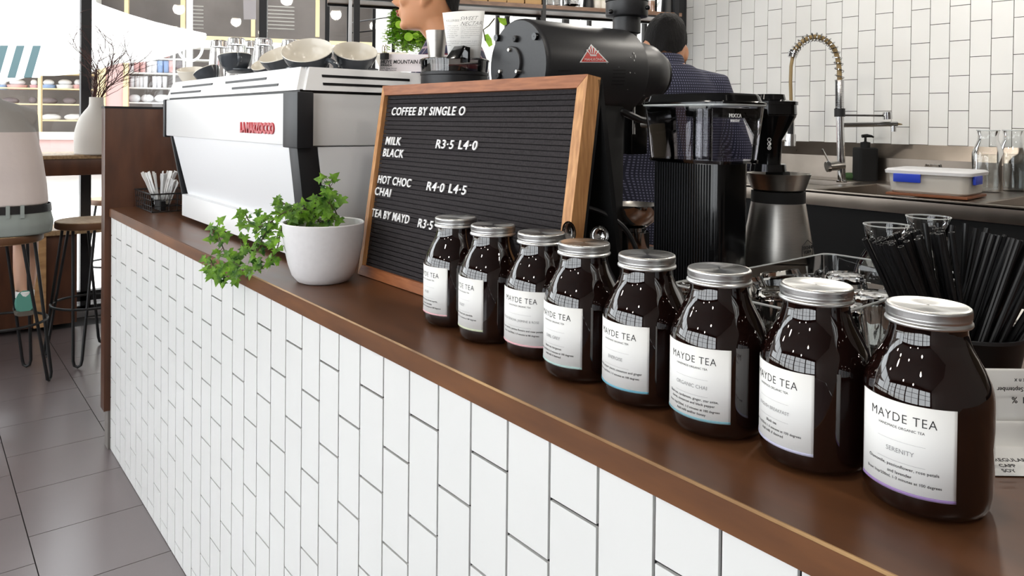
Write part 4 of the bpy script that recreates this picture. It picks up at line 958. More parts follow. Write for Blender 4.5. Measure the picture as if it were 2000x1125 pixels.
B().lathe([(50.5*s, cz-.055), (50.5*s, cz-.034), (.001, cz-.034)], n=40).obj('collar', M['matte'], ca)
B().lathe([(44*s, cz-.034), (50*s, cz-.03), (60*s, cz), (58.5*s, cz), (46*s, cz-.028), (.001, cz-.03)], n=48).obj('funnel_lid', M['steel'], ca)
B().box((-.02, -.014, cz-.028), (.018, .012, cz+.004), .003).obj('stopper', M['matte'], ca)
bb_ = 72*s
cl = at(1580, 488, 1.44-.05)
text('TECHNI\nVORM', .0095, M['ink'], at(1577, 487, 1.375), (RT0*.75+Vector((FW.x, FW.y, 0))*.62), (0, 0, 1), ca, lh=.85)
b = B(); xa = (RT0*.75+Vector((FW.x, FW.y, 0))*.62).normalized(); c1 = at(1577, 489, 1.375)
b.tube([c1+xa*.021*math.cos(R_(60*k+30))+Vector((0, 0, .019*math.sin(R_(60*k+30)))) for k in range(6)], .0007, 5, True); b.obj('logo', M['ink'], ca, world=True)

# ---------------------------------------------------------------- clear tub of upturned glasses
tb = thing('clear_tub', 'clear plastic tub of upturned glasses behind the nearer jars', 'tub', (-.585, 1.075, ZT))
X0, X1, Y0_, Y1_ = -.115, .115, -.215, .215; h = .109
def tubring(k, z, r=.02):
    P = []
    for cx, cy, a0 in ((X1-k-r, Y1_-k-r, 0), (X0+k+r, Y1_-k-r, 90), (X0+k+r, Y0_+k+r, 180), (X1-k-r, Y0_+k+r, 270)):
        for i in range(5): t = R_(a0+i*22.5); P.append(Vector((cx+r*math.cos(t), cy+r*math.sin(t), z)))
    return P
b = B(); b.rings([tubring(.012, .002), tubring(0, h)], False); b.poly(tubring(.012, .002)); b.obj('wall', M['clear'], tb)
b = B(); b.tube(tubring(-.003, h), .0017, 6, True); b.obj('rim', M['rimglint'], tb)
b = B(); p = Vector((X0+.06, Y1_-.003, .07)); b.tube([p+Vector((0, 0, .022)), p, p+Vector((.02, 0, 0))], .0012, 6); b.obj('corner_mark', M['paper'], tb)
gl = None
for i in range(2):
    for k in range(4):
        x, y = -.585-.048+i*.098, 1.075-.155+k*.102
        lab = 'upturned cut glass in the clear tub, one of the two columns of glasses'
        if gl is None:
            gl = tumbler_mesh(B(), .042, .088).obj('cut_glass', M['crystal'], None, (x, y, ZT+.004)); tag(gl, lab, 'glass', 'upturned glasses in the clear tub')
        else: dup(gl, (x, y, ZT+.004))

# glass water carafes
def carafe(px, py, d, rr, label, hgt, k=1.0):
    p = at(px, py, d); z = p.z-ZT
    o = thing('glass_carafe', label, 'carafe', (p.x, p.y, ZT), 0, None)
    pf = [(.001, .002), (rr*1.25, .002), (rr*1.38, .012), (rr*1.38, z*.42), (rr*1.25, z*.55), (rr*.86, z*.72), (rr*.84, z*.80), (rr, z)]
    B().lathe(pf, n=40).obj('glass_wall', M['clear'], o)
    B().lathe([(rr*.965, z-.001), (rr*1.02, z), (rr*1.02, z+.0015), (rr*.965, z+.0015)], n=40).obj('rim', M['rimglint'], o)
    B().lathe([(.001, .006), (rr*1.3, .008), (rr*1.32, z*.40), (rr*1.2, z*.53), (.001, z*.53)], n=32).obj('water', M['water'], o)
carafe(1732, 440, 1.40, 42*1.4/FPX, 'glass water carafe left of the black straws', .17)
carafe(1813, 424, 1.52, 40*1.5/FPX, 'glass water carafe standing taller behind the black straws', .17)

# straw bucket
sb = onz(1878, 735, ZT); sb = at(1880, 640, .965)
bk_ = thing('straw_bucket', 'round black bucket crammed with black straws', 'bucket', (sb.x, sb.y, ZT)); bh_ = sb.z-ZT
B().lathe([(.001, .001), (.056, .001), (.057, .004), (.069, bh_-.004), (.0705, bh_-.002), (.0705, bh_), (.068, bh_), (.055, .006), (.001, .005)], n=48).obj('pail', M['black'], bk_)
B().lathe([(.0685, bh_-.003), (.0715, bh_-.003), (.0715, bh_+.001), (.0685, bh_+.001)], n=48).obj('rolled_rim', M['grind'], bk_)
r2 = random.Random(11)
sm = B().use(M['matte']).lathe([(.0033, 0), (.0037, 0), (.0037, .205), (.0029, .205), (.0029, .15)], n=10).mesh('straw')
sm.materials[0] = mat('black straw', (17, 17, 18), .38)
fx = Vector((FW.x, FW.y, 0)).normalized()
s0 = None
def straw(bu, bf, tu, tf, h, lab, grp):
    global s0
    p = Vector((sb.x, sb.y, ZT+.006))+RT0*bu+fx*bf; q = Vector((sb.x, sb.y, ZT+h))+RT0*tu+fx*tf; d = (q-p).normalized()
    if s0 is None: o = link('drinking_straw', sm); s0 = o
    else: o = s0.copy(); COL.objects.link(o)
    o.location = p; o.rotation_euler = d.to_track_quat('Z', 'Y').to_euler(); tag(o, lab, 'straw', grp)
for i in range(44):
    u = r2.random(); v = r2.uniform(-1, 1)
    straw(.008-.03*(1-u)+r2.uniform(-.004, .004), .034*v, -.118+.098*u, .03*v+r2.uniform(-.012, .012), .195+.0*u, 'black straw in the bunch fanned to the left of the bucket', 'left bunch of black straws')
for i in range(44):
    u = r2.random(); v = r2.uniform(-1, 1)
    straw(-.022+.045*u, .034*v, .03+.11*u, .035*v+r2.uniform(-.012, .012), .17+.03*r2.random(), 'black straw in the bunch fanned to the right of the bucket', 'right bunch of black straws')
for i in range(9):
    u = i/8; straw(r2.uniform(-.02, .02), .03+.01*r2.random(), -.03+.13*u, .05+.02*r2.random(), .205, 'black straw standing steeply at the back of the bucket', 'upright black straws at the back of the bucket')

# dockets by the nearest jar
def docket(label, o0, prof, w, u0, txts):
    t = thing('receipt', label, 'receipt', (o0.x, o0.y, ZT))
    ux = RT0.copy(); ux.z = 0; ux.normalize(); b = B(); P = spl([o0+ux*u0+Vector((0, 0, z))+fx*f for f, z in prof], 6)
    b.rings([P, [p+ux*w for p in P]], False, False); o = b.obj('paper', M['paper'], t, world=True); sd = o.modifiers.new('s', 'SOLIDIFY'); sd.thickness = .0004
    for pos, s, body, xv, yv in txts: text(body, s, M['ink'], pos, xv, yv, t, ext=.0001, align='LEFT', off=.0001)
uxf = RT0.copy(); uxf.z = 0; uxf.normalize(); upz = Vector((0, 0, 1))
d0 = at(1968, 800, .81); d0.z = ZT
docket('white receipt standing upside down behind the nearest tea jar', d0, [(.012, .002), (.006, .02), (.010, .05), (.018, .075)], .09, -.032, [(at(px, py, dd), s_, tx, -uxf, -upz) for px, py, dd, s_, tx in ((2014, 757, .812, .0065, '17 September'), (2012, 776, .808, .0095, 'TI  %'), (2012, 740, .815, .006, 'x x n x'))])
d1 = onz(1968, 905, ZT)
docket('crumpled receipt lying at the right edge, printed regular, capp and soy', d1, [(.062, .002), (.052, .020), (.040, .026), (.034, .010), (.026, .004), (.016, .010), (.004, .008), (-.012, .005), (-.024, .002), (-.030, .0015)], .09, -.035, [(onz(px, py, ZT+.0105), s_, tx, uxf, (fx+upz*.15)) for px, py, s_, tx in ((1944, 901, .0075, 'REGULAR COF'), (1954, 912, .0068, 'CAPP'), (1960, 922, .0068, 'SOY'))])
lp = at(2003, 636, 1.25)
o = B(); 
for k in range(5): o.lathe([(.001, k*.006), (.045, k*.006), (.047, k*.006+.003), (.045, k*.006+.005), (.001, k*.006+.005)], (0, 0, 0), 32)
o = o.obj('cup_lid_stack', M['sill'], None, (lp.x, lp.y, ZT)); tag(o, 'stack of pale cup lids at the right edge behind the straws', 'lids'); 

# ================================================================ SINK BENCH
ZB_ = .915; YF = 3.60
sbn = thing('sink_bench', 'stainless steel sink bench along the tiled back wall', 'sink bench', (-1.2, YF, 0))
holes = [(-2.06, -1.58, 3.66, 4.33), (-1.29, -.75, 3.66, 4.33), (-2.62, -2.16, 3.95, 4.36)]
xs = sorted({-2.98, 2.38, *[v for h in holes for v in h[:2]]}); ys = sorted({YF, 4.64, *[v for h in holes for v in h[2:]]})
b = B()
for xa, xb in zip(xs, xs[1:]):
    for ya, yb in zip(ys, ys[1:]):
        cx, cy = (xa+xb)/2, (ya+yb)/2
        if any(h[0] < cx < h[1] and h[2] < cy < h[3] for h in holes): continue
        b.box((xa, ya, ZB_-.012), (xb, yb, ZB_))
b.obj('bench_top', M['benchsteel'], sbn, world=True, smooth=False)
B().box((-2.98, YF, ZB_-.075), (2.38, YF+.02, ZB_-.001), .004).obj('front_apron', M['benchsteel'], sbn, world=True)
B().box((-2.98, YF-.004, ZB_-.006), (2.38, YF+.012, ZB_+.004), .003).obj('raised_edge', M['benchsteel'], sbn, world=True)
for h in holes:
    b = B(); x0, x1, y0, y1 = h; r = lambda k, z: [(x0+k, y0+k, z), (x1-k, y0+k, z), (x1-k, y1-k, z), (x0+k, y1-k, z)]
    b.rings([r(-.004, ZB_+.001), r(.004, ZB_-.004), r(.012, ZB_-.18)], False); b.poly(r(.012, ZB_-.18)); b.obj('basin', M['benchsteel'], sbn, world=True, smooth=False)
zs0 = ony(1600, 277, YW).z; zs1 = ony(1600, 303, YW-.05).z
b = B(); b.hexa([(-2.98, YW-.045, ZB_), (2.38, YW-.045, ZB_), (2.38, YW-.008, ZB_), (-2.98, YW-.008, ZB_), (-2.98, YW-.045, zs1), (2.38, YW-.045, zs1), (2.38, YW-.008, zs0), (-2.98, YW-.008, zs0)]); b.obj('splashback', M['benchsteel'], sbn, world=True, smooth=False)
B().box((-2.98, YF+.03, 0), (2.38, 4.6, ZB_-.19)).obj('cupboard', M['cab'], sbn, world=True, smooth=False)
B().box((-2.98, YF+.02, .1), (2.38, YF+.04, ZB_-.078)).obj('cupboard_front', M['cab'], sbn, world=True, smooth=False)
# spring tap
tb_ = onz(1644, 356, ZB_); TD = (tb_-EYE).dot(FW)
tp_ = thing('spring_tap', 'tall chrome spring hose tap arching over the sink', 'tap', tb_)
def tat(px, py): return at(px, py, TD)
B().lathe([(.03, 0), (.03, .01), (.024, .014), (.001, .014)], (0, 0, 0), 24).obj('foot_ring', M['chrome'], tp_)
B().cyl(tb_, tat(1640, 213), .022, n=20).obj('riser', M['chrome'], tp_, world=True)
B().cyl(tat(1640, 228), tat(1640, 212), .030, n=20).obj('bracket', M['black'], tp_, world=True)
b = B(); p0, p1 = tat(1640, 212), tat(1640, 157); L = (p1-p0).length
b.tube([p0+(p1-p0)*(i/200)+RT0*.024*math.cos(i*.785)+FW*.024*math.sin(i*.785) for i in range(201)], .0028, 5)
b.obj('tight_spring', M['chrome'], tp_, world=True); B().cyl(p0, p1, .019, n=16).obj('inner_pipe', M['chrome'], tp_, world=True)
hose = spl([tat(1640, 157), tat(1638, 125), tat(1630, 97), tat(1614, 79), tat(1593, 72), tat(1572, 78), tat(1556, 93), tat(1549, 105)], 14)
B().tube(hose, .014, 10).obj('hose', M['brass'], tp_, world=True)
b = B(); pts = []; up = FW.copy()
for i, p in enumerate(hose):
    t = (hose[min(i+1, len(hose)-1)]-hose[max(i-1, 0)]).normalized(); w = t.cross(FW).normalized(); u = w.cross(t)
    for k in range(3): a = (i*3+k)*.40; q = p.lerp(hose[min(i+1, len(hose)-1)], k/3); pts.append(q+(w*math.cos(a)+u*math.sin(a))*.024)
b.tube(pts, .0036, 6); b.obj('loose_spring', M['chrome'], tp_, world=True)
B().cyl(tat(1551, 99), tat(1547, 112), .027, .025, 20).obj('hose_collar', M['chrome'], tp_, world=True)
B().tube([tat(1548, 112), tat(1545, 130), tat(1544, 160), tat(1545, 197)], .010, 10).obj('drop_hose', M['brass'], tp_, world=True)
B().cyl(tat(1545, 197), tat(1544, 263), .017, n=16).obj('spray_grip', M['black'], tp_, world=True)
B().cyl(tat(1544, 262), tat(1543, 285), .030, .033, 20).obj('spray_head', M['chrome'], tp_, world=True)
B().cyl(tat(1519, 274), tat(1540, 275), .004, n=8).obj('spray_lever', M['chrome'], tp_, world=True)
B().cyl(tat(1644, 225), tat(1727, 226), .007, n=10).obj('hook_arm', M['chrome'], tp_, world=True)
B().cyl(tat(1733, 219), tat(1734, 233), .025, n=20).obj('hook_ring', M['chrome'], tp_, world=True)
B().cyl(tat(1644, 244), tat(1752, 242), .0145, n=16).obj('swivel_spout', M['chrome'], tp_, world=True)
B().cyl(tat(1745, 246), tat(1745, 257), .015, n=16).obj('spout_tip', M['chrome'], tp_, world=True)
B().cyl(tat(1752, 242), tat(1762, 243), .008, .003, 10).obj('brass_nipple', M['brass'], tp_, world=True)
B().cyl(tat(1648, 323), tat(1620, 325), .027, n=20).obj('mixer_body', M['steel'], tp_, world=True)
B().cyl(tat(1620, 325), tat(1614, 326), .033, .030, 20).obj('mixer_cap', M['chrome'], tp_, world=True)
B().cyl(tat(1619, 316), tat(1606, 291), .006, .005, 8).obj('mixer_lever', M['chrome'], tp_, world=True)
# soap pump
so = onz(1689, 352, ZB_); SD = (so-EYE).dot(FW); k = SD/FPX
sp_ = thing('soap_dispenser', 'square black soap pump bottle by the tap', 'soap dispenser', so, math.atan2(RT0.y, RT0.x))
hb = 62*k
B().loft([((0, 0, 0), (18*k, 0, 0), (0, 18*k, 0)), ((0, 0, hb), (18*k, 0, 0), (0, 18*k, 0)), ((0, 0, hb+2*k), (16*k, 0, 0), (0, 16*k, 0))], 32, 9).obj('bottle', M['matte'], sp_, ang=25)
B().lathe([(.001, hb), (9*k, hb), (9*k, hb+12*k), (4*k, hb+13*k), (2.2*k, hb+14*k), (2.2*k, hb+22*k), (.001, hb+22*k)], n=20).obj('pump_collar', M['matte'], sp_)
B().tube([(-7*k, 0, hb+24*k), (3*k, 0, hb+25*k), (12*k, 0, hb+24*k), (16*k, 0, hb+22*k)], [3.2*k, 3.4*k, 2.4*k, 1.5*k], 8).obj('pump_spout', M['matte'], sp_)
o = B().ball((0, 0, .02), (.05, .03, .022), 8).obj('sponge', M['sponge'], None, onz(1660, 350, ZB_)); tag(o, 'green scouring sponge beside the black soap pump', 'sponge')
# lunch box with blue clips on a board
la, lb_ = onz(1733, 380, ZB_+.03), onz(1905, 392, ZB_+.03)
lx, ly = -1.66, 3.70; lw, ld = .36, .30
cb = tag(B().box((-.185, -.15, 0), (.165, .15, .012), .003).obj('cutting_board', M['board'], None, (-1.53, 3.83, ZB_+.004)), 'brown cutting board on the bench beneath the plastic container', 'board'); cb.rotation_euler.z = R_(5)
lbx = thing('food_container', 'frosted plastic food container with two blue clips on the bench', 'container', (-1.53, 3.83, ZB_+.016), R_(5))
x0, x1, y0, y1 = -.185, .165, -.14, .14; H_ = ony(1800, 335, 3.75).z-ZB_-.016+.012
def rr2(k, z, r=.035):
    P = []
    for cx, cy, a0 in ((x1-k-r, y1-k-r, 0), (x0+k+r, y1-k-r, 90), (x0+k+r, y0+k+r, 180), (x1-k-r, y0+k+r, 270)):
        for i in range(6): t = R_(a0+i*18); P.append(Vector((cx+r*math.cos(t), cy+r*math.sin(t), z)))
    return P
b = B(); b.rings([rr2(.018, 0), rr2(.008, .01), rr2(0, H_-.02)], True); b.obj('tub', M['plastic'], lbx)
b = B(); b.rings([rr2(-.012, H_-.022), rr2(-.014, H_-.008), rr2(-.004, H_), rr2(.01, H_)], True); b.obj('lid', M['whitecool'], lbx)
B().box((x0+.035, y0-.016, H_-.062), (x0+.155, y0-.003, H_-.022), .004).obj('clip', M['blue'], lbx)
B().box((x1+.003, y0+.05, H_-.062), (x1+.016, y0+.16, H_-.022), .004).obj('clip', M['blue'], lbx)
# bottles and a cut glass at the right end of the bench
def wbottle(px, base_py, top_py, hw, label):
    p = onz(px, base_py, ZB_); d = (p-EYE).dot(FW); k = d/FPX; h = (base_py-top_py)*k*.98
    o = thing('water_bottle', label, 'bottle', p, 0, None); r = hw*k
    B().lathe([(.001, .004), (r*.95, .004), (r, .02), (r, h*.62), (r*.9, h*.70), (r*.66, h*.84), (r*.64, h*.92), (r*.72, h)], n=32).obj('glass_wall', M['clear'], o)
    B().lathe([(r*.69, h-.004), (r*.74, h-.002), (r*.74, h+.002), (r*.69, h+.002)], n=32).obj('rim', M['rimglint'], o)
    B().lathe([(.001, .01), (r*.92, .012), (r*.96, h*.60), (.001, h*.60)], n=32).obj('water', M['water'], o)
wbottle(1928, 374, 252, 27, 'clear glass water bottle behind the plastic container')
wbottle(1978, 372, 252, 27, 'clear glass water bottle at the right edge of the sink bench')
gl2 = onz(1873, 362, ZB_); o = tumbler_mesh(B(), .055, .13).obj('glass_tumbler', M['crystal'], None, (gl2.x, 4.3, ZB_)); tag(o, 'upturned cut tumbler on the bench behind the lidded container', 'glass')

# ================================================================ SHELVES BEFORE THE STREET WINDOW
SDR = Vector((.36, .933, 0)).normalized(); SN = Vector((SDR.y, -SDR.x, 0))    # along, and towards the room
s0 = at(1000, 17, 4.55); ZS = s0.z
def sh(px, py, off=0):
    r = ray(px, py); o = s0+SN*off; t = (o-EYE).dot(SN)/r.dot(SN); return EYE+r*t
def sx_(px): return (sh(px, 20)-s0).dot(SDR)
def sbox(b, a, c, o0, o1, z0, z1):
    P = []
    for z in (z0, z1):
        for s, o in ((a, o0), (c, o0), (c, o1), (a, o1)): v = s0+SDR*s+SN*o; P.append(Vector((v.x, v.y, z)))
    return b.hexa(P)
rack = thing('shelf_rack', 'black steel shelf rack with timber shelves before the street window', 'shelf', (s0.x, s0.y, 0))
SA, SC = sx_(646), sx_(1332); SDP = .30
b = B(); sbox(b, SA, SC, -SDP, 0, ZS+.012, ZS+.036); b.obj('shelf_board', M['shelfw'], rack, world=True, smooth=False)
b = B(); sbox(b, SA, SC, -.02, .004, ZS, ZS+.012); sbox(b, SA, SC, -SDP, -SDP+.02, ZS-.002, ZS+.012); b.obj('shelf_rail', M['black'], rack, world=True, smooth=False)
for px, o_, w, m in ((697, 0, .034, 'bframe'), (1063, 0, .022, 'bframe'), (1322, 0, .03, 'bframe'), (683, -SDP, .03, 'bframe'), (1052, -SDP, .02, 'bframe')):
    q = (sh(px, 20, o_)-s0).dot(SDR); b = B(); sbox(b, q-w/2, q+w/2, o_-.025, o_+.003, 0, ZS+.9); b.obj('post', M[m], rack, world=True, smooth=False)
q = sx_(689); b = B(); sbox(b, q-.022, q-.004, -.02, .004, 0, ZS+.9); b.obj('post_edge', M['silver'], rack, world=True, smooth=False)
# low storage under: keeps the bar back dark
def onshelf(px, off): 
    q = (sh(px, 15, off)-s0).dot(SDR); v = s0+SDR*q+SN*off; return Vector((v.x, v.y, ZS+.036))
ry = math.atan2(SDR.y, SDR.x)
def bag(x0, x1, label, h=.24, off=-.05, fold=0, grp='kraft coffee bags on the shelf'):
    a, c = onshelf(x0, off), onshelf(x1, off); w = (c-a).length; p = (a+c)/2
    t = thing('coffee_bag', label, 'bag', p, ry, grp); b = B()
    dd = .07
    rr = []
    for z, kx, ky in ((0, .94, .9), (.01, 1, 1), (h*.6, .98, .8), (h*.85, .98, .35), (h, .98, .04)):
        rr.append([Vector((kx*w/2*cx+.002*math.sin(z*80+cx), ky*dd/2*cy-dd/2+.03, z)) for cx, cy in ((-1, -1), (-.33, -1.08), (.33, -1.08), (1, -1), (1, 1), (0, 1.05), (-1, 1))])
    b.rings(rr); b.obj('bag_body', M['kraft'], t)
    B().box((-w*.49, -dd/2+.022, h-.02), (w*.49, -dd/2+.038, h+.004)).obj('rolled_top', M['kraft'], t, smooth=False)
bag(866, 915, 'kraft coffee bag on the shelf just right of the barista\'s head')
bag(917, 948, 'kraft coffee bag second from the barista on the shelf')
bag(951, 985, 'kraft coffee bag in the middle of the row on the shelf')
bag(987, 1019, 'kraft coffee bag fourth from the barista on the shelf')
bag(1022, 1053, 'squat crumpled kraft coffee bag beside the shelf post', .17)
def shelf_item(px, hw, prof, m, label, cat, name, grp=None, off=-.1, sub=None):
    p = onshelf(px, off); k = (p-EYE).dot(FW)/FPX
    o = B().lathe([(max(.0008, r*hw*k), z*k) for r, z in prof], n=28).obj(name, m, None, p); tag(o, label, cat, grp); return o
TUM = [(0, 0), (.8, 0), (.85, 2), (1, 70), (.94, 70), (.78, 6), (0, 5)]
shelf_item(1057, 5, [(0, 0), (.8, 0), (1, 40), (1, 80), (.9, 80), (.7, 4), (0, 4)], M['whitecool'], 'white paper cup stack on the shelf against the black post', 'cups', 'cup_stack')
for px in (1074, 1088): shelf_item(px, 8, TUM, M['crystal'], 'clear drinking glass on the shelf right of the black post', 'glass', 'drinking_glass', 'drinking glasses on the shelf')
shelf_item(1117, 16, [(0, 0), (.85, 0), (1, 6), (.95, 26), (.6, 40), (.7, 60), (.66, 60), (.55, 40), (.9, 26), (.94, 8), (0, 4)], M['crystal'], 'round glass coffee server on the shelf before the black bottle', 'jug', 'glass_server')
shelf_item(1149, 11, [(0, 0), (.95, 0), (1, 8), (.85, 24), (.4, 42), (.38, 70), (0, 70)], M['black'], 'black bottle on the shelf behind the shop grinder\'s hopper', 'bottle', 'black_bottle')
for px, l in ((1166, 'squat white jar on the shelf next to the black bottle'), (1179, 'white jar on the shelf half behind the shop grinder hopper')): shelf_item(px, 9, [(0, 0), (.8, 0), (1, 10), (.95, 20), (.5, 30), (.5, 34), (0, 34)], M['cupc'], l, 'jar', 'white_jar')
j = shelf_item(1272, 11, [(0, 0), (.9, 0), (1, 3), (1, 46), (.94, 46), (.9, 4), (0, 4)], M['clear'], 'glass jar of brown iced drink on the shelf above the man\'s head', 'jar', 'drink_jar'); k = (Vector(j.location)-EYE).dot(FW)/FPX
B().lathe([(.0008, 3*k), (9.5*k, 3*k), (9.8*k, 24*k), (.0008, 24*k)], n=24).obj('drink', mat('brown drink', (160, 112, 78), .4), j)
B().tube([(10*k, 0, 36*k), (18*k, 0, 32*k), (20*k, 0, 20*k), (11*k, 0, 10*k)], 1.6*k, 8).obj('handle', M['clear'], j)
shelf_item(1306, 15, [(0, 0), (1, 0), (.98, 10), (.8, 60), (.78, 64), (0, 64)], M['black'], 'black jug on the right end of the shelf above the man', 'jug', 'black_jug')
# hanging fern
hz = sh(795, 20, -.12); fn = thing('hanging_fern', 'bright green trailing fern hanging below the shelf behind the barista', 'plant', (hz.x, hz.y, hz.z))
r3 = random.Random(5); bs, bl = B(), B()
def frond(p, L, sway):
    pts = [p]; d = Vector((r3.uniform(-.3, .3), r3.uniform(-.3, .3), -1)).normalized()
    q = p
    for i in range(int(L/.012)):
        d = (d+Vector((r3.uniform(-.18, .18)+sway*.05, r3.uniform(-.18, .18), -.06))).normalized(); q = q+d*.012; pts.append(q)
        for s in (-1, 1):
            a = r3.uniform(0, 6.28); o = Vector((math.cos(a), math.sin(a), r3.uniform(-.5, .2))); w = .0075+.004*r3.random()
            n = o.cross(Vector((0, 0, 1))).normalized()*w*.5
            w *= 2.4; n *= 2.8; bl.poly([q, q+o*w*.6+n, q+o*w*1.5, q+o*w*.6-n])
    bs.tube(pts, .0012, 4)
for i in range(110):
    px = r3.uniform(762, 834); p = sh(px, 16+r3.uniform(-2, 8), -.12+r3.uniform(-.08, .08)); frond(p, r3.uniform(.16, .28) if px > 780 else r3.uniform(.1, .26), r3.uniform(-1, 1))
frond(sh(768, 70, -.1), .1, -1); frond(sh(764, 60, -.1), .14, -1)
bs.obj('stem', M['stem'], fn, world=True); bl.obj('foliage', M['fern'], fn, world=True, smooth=False)
def disc_leaf(b, p, r, n, m=None):
    n = n.normalized(); x = n.orthogonal().normalized(); y = n.cross(x)
    b.poly([p+x*r*math.cos(t*.45)+y*r*math.sin(t*.45) for t in range(14)], n*.001)
b = B()
for px, py, r in ((780, 48, .024), (798, 72, .026), (812, 70, .02)): disc_leaf(b, sh(px, py, .02), r, -FW+Vector((.3, 0, .3)))
b.obj('round_leaf', M['fern'], fn, world=True)
pl = sh(955, 50, -.2); pp = thing('leafy_plant', 'broad green leaves of a shelf plant seen behind the tasting card', 'plant', pl)
for pts in ([(972, 34), (988, 36), (990, 48), (984, 50), (976, 44)], [(946, 68), (953, 66), (960, 76), (962, 88), (955, 92), (948, 80)]): B().poly([sh(x, y, -.2) for x, y in pts], SN*.002).obj('leaf', M['fern'], pp, world=True, smooth=False)
B().tube([sh(966, 36, -.2), sh(955, 50, -.19), sh(944, 58, -.2), sh(948, 80, -.2)], .004, 6).obj('stem', M['stem'], pp, world=True)
for a, c, l in (((688, 44), (785, 30), 'thin pale wire strung across the window left of the fern'), ((688, 64), (728, 60), 'thin dark wire strung low across the window frame')):
    p, q = sh(*a, -.5), sh(*c, -.5); o = B().tube([p, q], .004, 6).obj('window_wire', M['silver'] if a[1] == 44 else M['black'], None); tag(o, l, 'wire')
    o.location = (0, 0, 0)

# ================================================================ WINDOW BENCH, VASE, STOOLS
zb1 = 1.033
wb_ = thing('window_bench', 'dark timber bar bench along the street window', 'bench', (-5.1, -1, 0))
B().box((-5.36, -3.9, zb1-.022), (-4.86, 1.16, zb1), .003).obj('bench_top', M['seat'], wb_, world=True)
B().box((-5.34, -3.9, zb1-.115), (-4.87, 1.15, zb1-.022), .003).obj('bench_apron', M['panel'], wb_, world=True)
for y in (-3.5, -1.6): B().box((-5.3, y-.04, 0), (-5.2, y+.04, zb1-.11)).obj('bracket', M['bframe'], wb_, world=True)
zl = onx(100, 447, -5.15).z; yl = onx(150, 500, -5.1).y
wl = thing('window_ledge', 'low sunlit timber ledge at the foot of the street window', 'ledge', (-5.2, -1, 0))
B().box((-5.37, -3.9, zl-.03), (-5.06, 1.16, zl), .002).obj('ledge_top', M['seat'], wl, world=True)
B().box((-5.35, -3.9, .03), (-5.09, yl, zl-.03), .002).obj('ledge_front', M['panel'], wl, world=True)
B().box((-5.088, onx(66, 500, -5.08).y, .03), (-5.075, onx(90, 500, -5.08).y, zl-.03)).obj('pale_batten', M['ply'], wl, world=True, smooth=False)
vc = onz(188, 301, zb1); vd = (vc-EYE).dot(FW); k = vd/FPX
va = thing('ceramic_vase', 'tall bottle shaped bisque vase of bare twigs on the window bench', 'vase', (vc.x, vc.y, zb1))
VP = [(.001, 0), (36.5, 0), (38, 2), (38.5, 30), (37, 46), (33, 62), (27, 75), (20, 85), (14.5, 92), (12.8, 97), (12.4, 111), (11, 111), (11, 97), (13, 90)]
B().lathe([(r*k, z*k) for r, z in VP], n=48).obj('body', M['vase'], va)
r4 = random.Random(21); b = B()
def twig(p, d, L, r, lev):
    pts = [p]; n = max(3, int(L/.03)); q = p
    for i in range(n):
        d = (d+Vector((r4.uniform(-.3, .3), r4.uniform(-.3, .3), r4.uniform(-.16, .2)))).normalized(); q = q+d*L/n; pts.append(q)
        if lev < 3 and r4.random() < (.8 if lev == 0 else .5): twig(q, (d+Vector((r4.uniform(-1, 1), r4.uniform(-1, 1), r4.uniform(-.3, .5)))).normalized(), L*r4.uniform(.3, .6), r*.6, lev+1)
    b.tube(pts, [r*(1-.7*i/n) for i in range(n+1)], 4)
for i in range(8):
    a = i*.8; twig(Vector((.02*math.cos(a), .02*math.sin(a), 100*k)), Vector((.32*math.cos(a), .32*math.sin(a)+.05, 1)).normalized(), r4.uniform(.26, .44), .0042, 0)
b.obj('twigs', M['twig'], va)

def stool(loc, label, seat_z=.715, rz=0, R=.165):
    t = thing('bar_stool', label, 'stool', loc, rz, 'hairpin bar stools at the window')
    B().lathe([(.001, seat_z-.038), (R*.97, seat_z-.038), (R, seat_z-.03), (R, seat_z-.006), (R*.97, seat_z), (.001, seat_z)], n=48).obj('seat', M['seat'], t)
    B().lathe([(R*.998, seat_z-.034), (R*1.008, seat_z-.03), (R*1.008, seat_z-.006), (R*.998, seat_z-.003)], n=48).obj('seat_rim', M['seatedge'], t)
    for a in range(4):
        ca, sa = math.cos(R_(45+90*a)), math.sin(R_(45+90*a)); rad = Vector((ca, sa, 0)); tan = Vector((-sa, ca, 0)); zt_ = seat_z-.037
        top, bot = rad*(R*.72)+Vector((0, 0, zt_)), rad*(R*1.28)
        P = [top-tan*.05, bot-tan*.02+Vector((0, 0, .04)), bot-tan*.014+Vector((0, 0, .016)), bot+Vector((0, 0, .008)), bot+tan*.014+Vector((0, 0, .016)), bot+tan*.02+Vector((0, 0, .04)), top+tan*.05]
        B().tube(P, .0075, 8).obj('leg', M['black'], t)
    rr = R*1.10; B().tube([(rr*math.cos(i*.1309), rr*math.sin(i*.1309), .285) for i in range(48)], .0065, 8, True).obj('foot_ring', M['black'], t)
    return t
p2 = at(178, 430, 3.93)
stool((p2.x, p2.y, 0), 'empty hairpin bar stool nearest the tall brown end panel', rz=.35)
p1 = at(4, 456, 3.52); st1 = stool((p1.x, p1.y, 0), 'hairpin bar stool with the man in grey shorts sitting on it', .70, rz=.2)
p3 = at(228, 388, 5.0); stool((p3.x, p3.y, 0), 'bar stool farthest off, mostly hidden behind the end panel', rz=.6)

